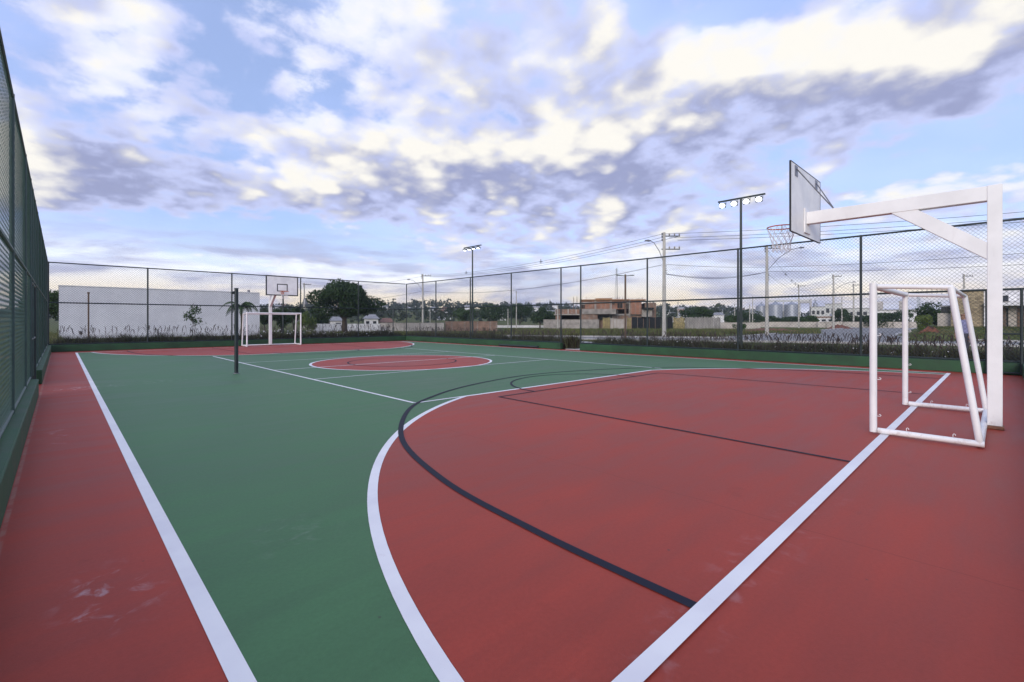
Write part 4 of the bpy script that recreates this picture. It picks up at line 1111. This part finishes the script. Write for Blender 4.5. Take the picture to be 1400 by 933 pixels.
# ================================================================== POLES AND CABLES
def util_pole(label, px, D, ztop, lamp=None, arms=1, group='utility poles', r=.205, off=(1, 0), kit=True):
    b = P(px, D); t = thing('utility_pole', label, 'utility pole', b, group)
    MB().tube([(b[0], b[1], -.1), (b[0], b[1], ztop)], r, 10, r1=r*.62).build('pole', 'concrete_pole', t, smooth=True)
    ax = Vector((*EX, 0)) if off[0] else Vector((*EY, 0)); c = Vector(b)
    if kit:
        for i in range(arms):
            z = ztop-.35-i*1.25; m_ = MB()
            e0, e1 = c-ax*.25+Vector((0, 0, z)), c+ax*1.5+Vector((0, 0, z)); u = Vector((0, 0, .05))
            m_.tube([e0, e1], .055, 6).build('crossarm', 'pole_dark', t)
            for k_ in (.5, 1.0, 1.45):
                p = c+ax*k_+Vector((0, 0, z+.05)); MB().tube([p, p+Vector((0, 0, .10)), p+Vector((0, 0, .22))], [.035, .075, .03], 8).build('insulator', 'concrete', t)
        for k_ in range(3):
            p = c-ax*.16+Vector((0, 0, ztop-.15-k_*.28)); MB().box(p.x-.07, p.x+.07, p.y-.07, p.y+.07, p.z-.1, p.z+.1).build('fuse_box', 'steel', t)
        for k_ in range(4):
            p = c+ax*.17+Vector((0, 0, ztop*.68-k_*.22)); MB().tube([p, p+ax*.08], .05, 6).build('rack_insulator', 'concrete', t)
    if lamp:
        zl, dx_, dz_ = lamp; d = ax*(1 if dx_ > 0 else -1); L = abs(dx_)
        p0 = c+Vector((0, 0, zl)); pts = [p0, p0+d*L*.35+Vector((0, 0, dz_*.55)), p0+d*L*.75+Vector((0, 0, dz_*.92)), p0+d*L+Vector((0, 0, dz_))]
        a_ = MB().tube(pts, .035, 6).build('lamp_arm', 'steel', t, smooth=True)
        e = pts[-1]; MB().tube([e-d*.05, e+d*.2+Vector((0, 0, .02)), e+d*.55+Vector((0, 0, .03))], [.05, .11, .06], 8).build('luminaire', 'steel', a_, smooth=True)
    return t
PA, PB, PF, PC = (908, 45, 10.0), (1048.5, 52.5, 10.0), (578, 85, 10.0), (1893, 27, 10.0)
util_pole('concrete utility pole with curved street lamp, before the black hoarding', *PA, lamp=(7.0, -1.3, 2.2), arms=2)
util_pole('concrete utility pole with long lamp arm, beside the four-lamp floodlight pole', *PB, lamp=(7.1, 3.6, 2.6), arms=1, kit=True)
util_pole('tall pale utility pole with lamp arm before the beige boundary wall', *PF, lamp=(7.0, -2.3, 2.0), arms=1, r=.19)
util_pole('concrete utility pole outside the corner with the wire gate leaf', *PC, arms=2)
util_pole('utility pole in front of the silo hedge', 1092, 108, 9.9, arms=1, r=.17)
util_pole('utility pole with slanting lamp arm at the edge of the side road', 1139.5, 88, 10.2, lamp=(7.2, 3.6, 1.6), arms=1)
util_pole('slim utility pole without crossarm before the factory building', 1151, 130, 8.6, arms=0, kit=False, r=.15)
util_pole('utility pole with wide crossarm before the pale cream shed', 1167, 112, 10.4, arms=1)
util_pole('utility pole rising behind the dark-windowed cream block', 1318, 80, 9.5, arms=1)
util_pole('utility pole with transformer beside the big round tree', 416, 105, 10.0, arms=1, r=.2)
tb = P(417.5, 104.6); tf = tag(MB().tube([(tb[0], tb[1], 5.2), (tb[0], tb[1], 6.3)], .5, 12).box(tb[0]-.3, tb[0]+.3, tb[1]-.3, tb[1]+.3, 6.3, 6.6).build('transformer', 'steel', None, (tb[0], tb[1], 5.2)), 'grey transformer tank hanging on a pole beside the big round tree', 'transformer')
for px, D, z, lb in ((706, 100, 7.9, 'slim white pole before the tall dark tree'), (694.5, 104, 4.2, 'short thin white pole standing next to the slim white pole'), (762.5, 84, 4.6, 'thin white pole before the unfinished house garage'), (588, 150, 7.0, 'thin pale pole standing behind the brick boundary wall'), (1004.5, 120, 6.0, 'thin grey pole above the pale low wall by the timber fence'), (1025, 110, 5.5, 'short grey pole before the dark tree mass by the silos'), (1029, 112, 7.5, 'taller thin grey pole before the dark tree mass by the silos'), (927, 105, 5.8, 'thin grey pole above the yellowish planks')):
    b = P(px, D); t = thing('slim_pole', lb, 'pole', b)
    MB().tube([(b[0], b[1], -.1), (b[0], b[1], z)], .12, 8, r1=.08).build('pole', 'concrete_pole', t, smooth=True); MB().box(b[0]-.25, b[0]+.25, b[1]-.04, b[1]+.04, z-.3, z-.2).build('crossarm', 'steel', t)
# double-arm dark street lamp on the verge
b = P(855, 36); sl = thing('street_lamp', 'dark street lamp post with two flat arms, before the unfinished house', 'street lamp', b)
MB().tube([(b[0], b[1], -.1), (b[0], b[1], 5.1)], .085, 10, r1=.07).build('pole', 'wood', sl, smooth=True)
for sgn in (-1, 1):
    e = Vector(b)+Vector((*EX, 0))*sgn*.5+Vector((0, 0, 5.03)); c = Vector(b)+Vector((0, 0, 4.98))
    a_ = MB().tube([c, e], .03, 6).build('arm', 'pole_dark', sl); MB().obox((e.x, e.y), EX, EY, .16, .08, 5.0, 5.06).build('luminaire', 'pole_dark', a_)
# lattice mast on the skyline
s = Site(190); lm = thing('lattice_mast', 'grey lattice radio mast rising behind the unfinished house', 'mast', s.pt(843, 0, 0))
zt_ = s.z(367); zb_ = 2.0
def lp(i, t_): w_ = (7.0*(1-t_)+1.4*t_)*.5*s.k; p = Vector(s.pt(843, 0, zb_+(zt_-zb_)*t_)); a = i*2*math.pi/3+.3; return p+Vector((math.cos(a)*w_, math.sin(a)*w_, 0))
for i in range(3): MB().tube([lp(i, 0), lp(i, 1)], .05, 5).build('leg', 'steel', lm)
for k_ in range(11):
    m_ = MB()
    for i in range(3): m_.tube([lp(i, k_/11), lp((i+1) % 3, (k_+1)/11)], .028, 4).tube([lp(i, (k_+1)/11), lp((i+1) % 3, (k_+1)/11)], .028, 4)
    m_.build('brace', 'steel', lm)
for t_ in (.97, .88): c = Vector(s.pt(843, 0, zb_+(zt_-zb_)*t_)); MB().tube([c-Vector((.6, 0, 0)), c+Vector((.6, 0, 0))], .22, 6).build('antenna', 'pale_metal', lm)

ncab = [0]
def cable(label, a, b, sag, group, r=.016, spacer=()):
    a, b = Vector(a), Vector(b); n = 22
    f = lambda t_: a.lerp(b, t_)-Vector((0, 0, sag*4*t_*(1-t_)))
    o = MB().tube([f(i/n) for i in range(n+1)], r, 4, False).build('power_cable', 'cable', None, a)
    tag(o, label, 'cable', group)
    for t_ in spacer:
        p = f(t_); MB().tube([p-Vector((0, 0, .22)), p+Vector((0, 0, .28))], .05, 5).tube([p-Vector((*EX, 0))*.22-Vector((0, 0, .05)), p+Vector((*EX, 0))*.22-Vector((0, 0, .05))], .04, 4).build('spacer', 'steel', o)
def top(p, z, k_=0.0): v = Vector(P(p[0], p[1], z)); return v+Vector((*EX, 0))*k_
for k_, dz_, sp, wd_ in ((-.2, 0, (.35, .7), 'topmost'), (.5, -.15, (), 'middle'), (1.3, -.25, (), 'lowest')):
    cable(wd_+' high voltage cable from the curved-lamp pole to the tall pale pole', top(PA, 9.85+dz_, k_), top(PF, 9.75+dz_, k_), .9, 'upper cables to the tall pale pole', spacer=sp)
    cable(wd_+' high voltage cable crossing the sky behind the hoop arm', top(PA, 9.85+dz_*2.4, k_), top(PC, 9.8+dz_*2.4, k_), .5, 'upper cables above the hoop arm', spacer=(.25,) if k_ < 0 else ())
for k_ in range(2):
    cable(('upper ','lower ')[k_]+'low voltage cable between the curved-lamp pole and long-arm lamp pole', top(PA, 6.95-k_*.9, .2), top(PB, 7.55-k_*.55, -.1), .12+.35*k_, 'lower cables between poles')
    cable(('upper ','lower ')[k_]+'low voltage cable from the long-arm lamp pole past the hoop pillar', top(PB, 7.55-k_*.5, .2), top(PC, 7.4-k_*1.2, 0), .5, 'lower cables past the hoop pillar')
cable('slack twisted cable hanging between the curved-lamp pole and long-arm lamp pole', top(PA, 6.0, .2), top(PB, 7.0, -.1), .55, None, r=.022)
cable('low voltage cable sagging across the gateway to the tall pale pole', top(PA, 6.9, -.2), top(PF, 6.9, .2), 1.2, None, r=.022)
cable('lower cable from the tall pale pole to the transformer pole', top(PF, 6.9, -.2), top((416, 105), 6.6), 1.0, None, r=.022)
cable('upper cable from the tall pale pole to the transformer pole', top(PF, 9.6, -.2), top((416, 105), 9.6), .9, None)
for k_ in range(2):
    cable(('lower ','upper ')[k_]+'cable dropping from the long-arm lamp pole to the silo hedge pole', top(PB, 6.8+2.6*k_, .1), top((1092, 108), 8.6+.9*k_), .5, 'cables in the far pole row', spacer=(.4, .62, .8) if k_ else ())
    cable(('lower ','upper ')[k_]+'cable from the silo hedge pole to the pole with slanting lamp arm', top((1092, 108), 8.6+.9*k_), top((1139.5, 88), 8.5+1.3*k_), .4, 'cables in the far pole row, second span')
    cable(('lower ','upper ')[k_]+'cable between slanting lamp pole and wide crossarm pole', top((1139.5, 88), 8.6+1.2*k_), top((1167, 112), 9.0+1.0*k_), .3, 'cables in the far pole row, third span')

# ================================================================== DISTANT HILLS, WOODS, HOUSES
def hill_z(px, D):
    """ridge height of the far hills by bearing"""
    t_ = max(0, min(1, (D-180)/520))
    base = np.interp(px, [-100, 300, 420, 520, 640, 760, 900, 960, 1040, 1120, 1250, 1500], [10, 17, 20, 20, 20, 17, 15, 15, 11, 7, 8, 9])
    return base*(t_*t_*(3-2*t_))*1.0-.06+1.2*math.sin(px*.045+D*.01)*t_
mb = MB(); pxs = list(range(-60, 1461, 20)); Ds = [170, 230, 300, 380, 470, 570, 700, 730]
for D in Ds:
    for px in pxs: x, y, _ = P(px, D); mb.v.append((x, y, hill_z(px, min(D, 700))-(.4 if D == 170 else 0)))
w_ = len(pxs)
for i in range(len(Ds)-1):
    for j in range(w_-1): mb.f.append((i*w_+j, i*w_+j+1, (i+1)*w_+j+1, (i+1)*w_+j))
structure(mb.build('hills', 'ground', smooth=True))
C, U, Wv = [], [], []
def far_tree(px, D, h, w, n=26):
    x, y, _ = P(px, D); z = hill_z(px, D)
    d = rand_dirs(n)*rng.uniform(.3, 1, (n, 1)); c = np.array([x, y, z+h*.55])+d*np.array([w, w, h*.48])
    u = rand_dirs(n)*h*.17; v_ = np.cross(u, rand_dirs(n)); C.append(c); U.append(u); Wv.append(v_*.9)
for i in range(1500):
    px = random.uniform(-60, 1440); D = 180+520*random.random()**.8
    if 1035 < px < 1130 and D < 330: continue
    if 1130 <= px: 
        if random.random() < .45 or D < 320: continue
    h = random.uniform(4, 8.5); far_tree(px, D, h, h*.62)
for i in range(150):
    px = random.uniform(420, 1000); D = random.uniform(560, 700); h = random.uniform(7, 12); far_tree(px, D, h, h*random.uniform(.3, .7))
V, F = quads(np.concatenate(C), np.concatenate(U), np.concatenate(Wv))
o = np_mesh('far_wood', V, F, 'leaf_far'); o['kind'] = 'stuff'; o['label'] = 'dark wooded hillside on the skyline'; o['category'] = 'wood'
for i in range(46):
    px = random.choice((random.uniform(380, 780), random.uniform(380, 780), random.uniform(900, 1040), random.uniform(1120, 1300))); D = random.uniform(240, 600); z = hill_z(px, D)
    s_ = Site(D, px); wpx = random.uniform(5, 9)/s_.k/1.0; zt_ = z+random.uniform(3.2, 5.5)
    wm_ = random.choice(['plaster_l', 'plaster_w', 'plaster_b', 'pale_metal']); rm_ = random.choice(['roof_red', 'roof_grey', 'roof_grey', 'plaster_b'])
    lb_ = 'small '+{'plaster_l': 'white', 'plaster_w': 'white', 'plaster_b': 'beige', 'pale_metal': 'grey'}[wm_]+' house with '+{'roof_red': 'red', 'roof_grey': 'grey', 'plaster_b': 'pale brown'}[rm_]+' roof on the wooded hillside'
    b = s_.pt(px, 0, z); t = thing('far_house', lb_, 'house', b, 'houses on the wooded hillside')
    s_.box(MB(), px-wpx/2, px+wpx/2, 0, 7, z-1, zt_).build('wall', wm_, t)
    r_ = MB(); a = [s_.pt(px-wpx*.55, -.4, zt_), s_.pt(px+wpx*.55, -.4, zt_), s_.pt(px+wpx*.55, 7.4, zt_), s_.pt(px-wpx*.55, 7.4, zt_)]; m0, m1 = s_.pt(px-wpx*.5, 3.5, zt_+1.5), s_.pt(px+wpx*.5, 3.5, zt_+1.5)
    r_.poly([a[0], a[1], m1, m0]).poly([a[2], a[3], m0, m1]).poly([a[1], a[2], m1]).poly([a[3], a[0], m0]).build('roof', rm_, t)

# ================================================================== PERSON on the footpath outside the fence
def person(base, face, label):
    b = Vector(base); f = Vector((math.cos(face), math.sin(face), 0)); s_ = Vector((-f.y, f.x, 0)); up_ = Vector((0, 0, 1))
    V, E, Rd = [], [], []
    def add(x, y, z, r, par=None):
        V.append(f*x+s_*y+up_*z); Rd.append(r); i = len(V)-1
        if par is not None: E.append((par, i))
        return i
    pel = add(0, 0, .93, .135); bel = add(.01, 0, 1.08, .125, pel); ch = add(0, 0, 1.28, .145, bel); nk0 = add(-.01, 0, 1.44, .075, ch); nk = add(.0, 0, 1.50, .052, nk0)
    jaw = add(.03, 0, 1.57, .068, nk); hd = add(.02, 0, 1.66, .088, jaw); add(.01, 0, 1.73, .06, hd); add(.115, 0, 1.625, .014, jaw)
    for sg in (-1, 1):
        sh_ = add(0, sg*.17, 1.40, .062, nk0); el = add(-.02, sg*.235, 1.13, .046, sh_); wr = add(.09, sg*.22, .90, .030, el); pm = add(.12, sg*.215, .82, .030, wr)
        for k_ in range(4): k1 = add(.10+.020*k_, sg*.215, .755, .0095, pm); add(.115+.018*k_, sg*.205, .72+.006*abs(k_-1.5), .008, k1)
        th = add(.155, sg*.20, .80, .0105, pm); add(.165, sg*.195, .765, .009, th)
        hip = add(0, sg*.095, .86, .105, pel); kn = add(.03, sg*.11, .48, .068, hip); an = add(-.01, sg*.11, .10, .046, kn); ft_ = add(.10, sg*.12, .045, .042, an); add(.18, sg*.125, .04, .032, ft_)
        add(.015, sg*.085, 1.64, .018, hd)
    me = bpy.data.meshes.new('person_skeleton'); me.from_pydata([tuple(v) for v in V], E, [])
    o = bpy.data.objects.new('tmp_person', me); COL.objects.link(o)
    sk = o.modifiers.new('skin', 'SKIN'); ss = o.modifiers.new('sub', 'SUBSURF'); ss.levels = 2; ss.render_levels = 2; sk.use_smooth_shade = True
    for i, sv_ in enumerate(me.skin_vertices[0].data): sv_.radius = (Rd[i], Rd[i]); sv_.use_root = (i == 0)
    dg = bpy.context.evaluated_depsgraph_get(); m2 = bpy.data.meshes.new_from_object(o.evaluated_get(dg)); bpy.data.objects.remove(o)
    for nm in ('skin', 'shirt', 'trousers', 'hair', 'shoe'): m2.materials.append(M[nm])
    for p in m2.polygons:
        c = p.center; x = c.dot(f); y = abs(c.dot(s_))
        if c.z > 1.70 or (c.z > 1.60 and x < .0): k_ = 3
        elif c.z > 1.47: k_ = 0
        elif c.z < .075: k_ = 4
        elif y > .175 and c.z < 1.12: k_ = 0
        elif c.z > .93: k_ = 1
        else: k_ = 2
        p.material_index = k_
    ob = bpy.data.objects.new('person', m2); COL.objects.link(ob); ob.location = b
    tag(ob, label, 'person')
M['skin'] = plain('skin', (.30, .17, .11), .6, .08, 6); M['shirt'] = plain('lavender_blue_shirt', (.20, .20, .34), .85, .12, 9)
M['trousers'] = plain('dark_trousers', (.05, .05, .07), .85, .15, 9); M['hair'] = plain('dark_brown_hair', (.05, .028, .018), .7, .2, 20); M['shoe'] = plain('dark_shoes', (.03, .03, .03), .6, .1, 5)
person(P(1317.5, 18.9, .12), math.pi*.9, 'person in a lavender blue shirt standing outside the roadside fence')

# ================================================================== AIR
hz = MB().box(-250, 1300, -300, 1250, -1.2, 60).build('haze', None)
hm = bpy.data.materials.new('thin_haze'); hm.use_nodes = True; ht = NT(hm.node_tree); ht.n.clear()
pv = ht.node('ShaderNodeVolumePrincipled'); pv.inputs['Color'].default_value = (.80, .86, .96, 1); pv.inputs['Density'].default_value = .00022; pv.inputs['Anisotropy'].default_value = .2
om = ht.node('ShaderNodeOutputMaterial'); ht.l.new(pv.outputs[0], om.inputs['Volume']); hz.data.materials.append(hm)
hz['kind'] = 'stuff'; hz['label'] = 'thin evening haze over the far hills'; hz['category'] = 'haze'
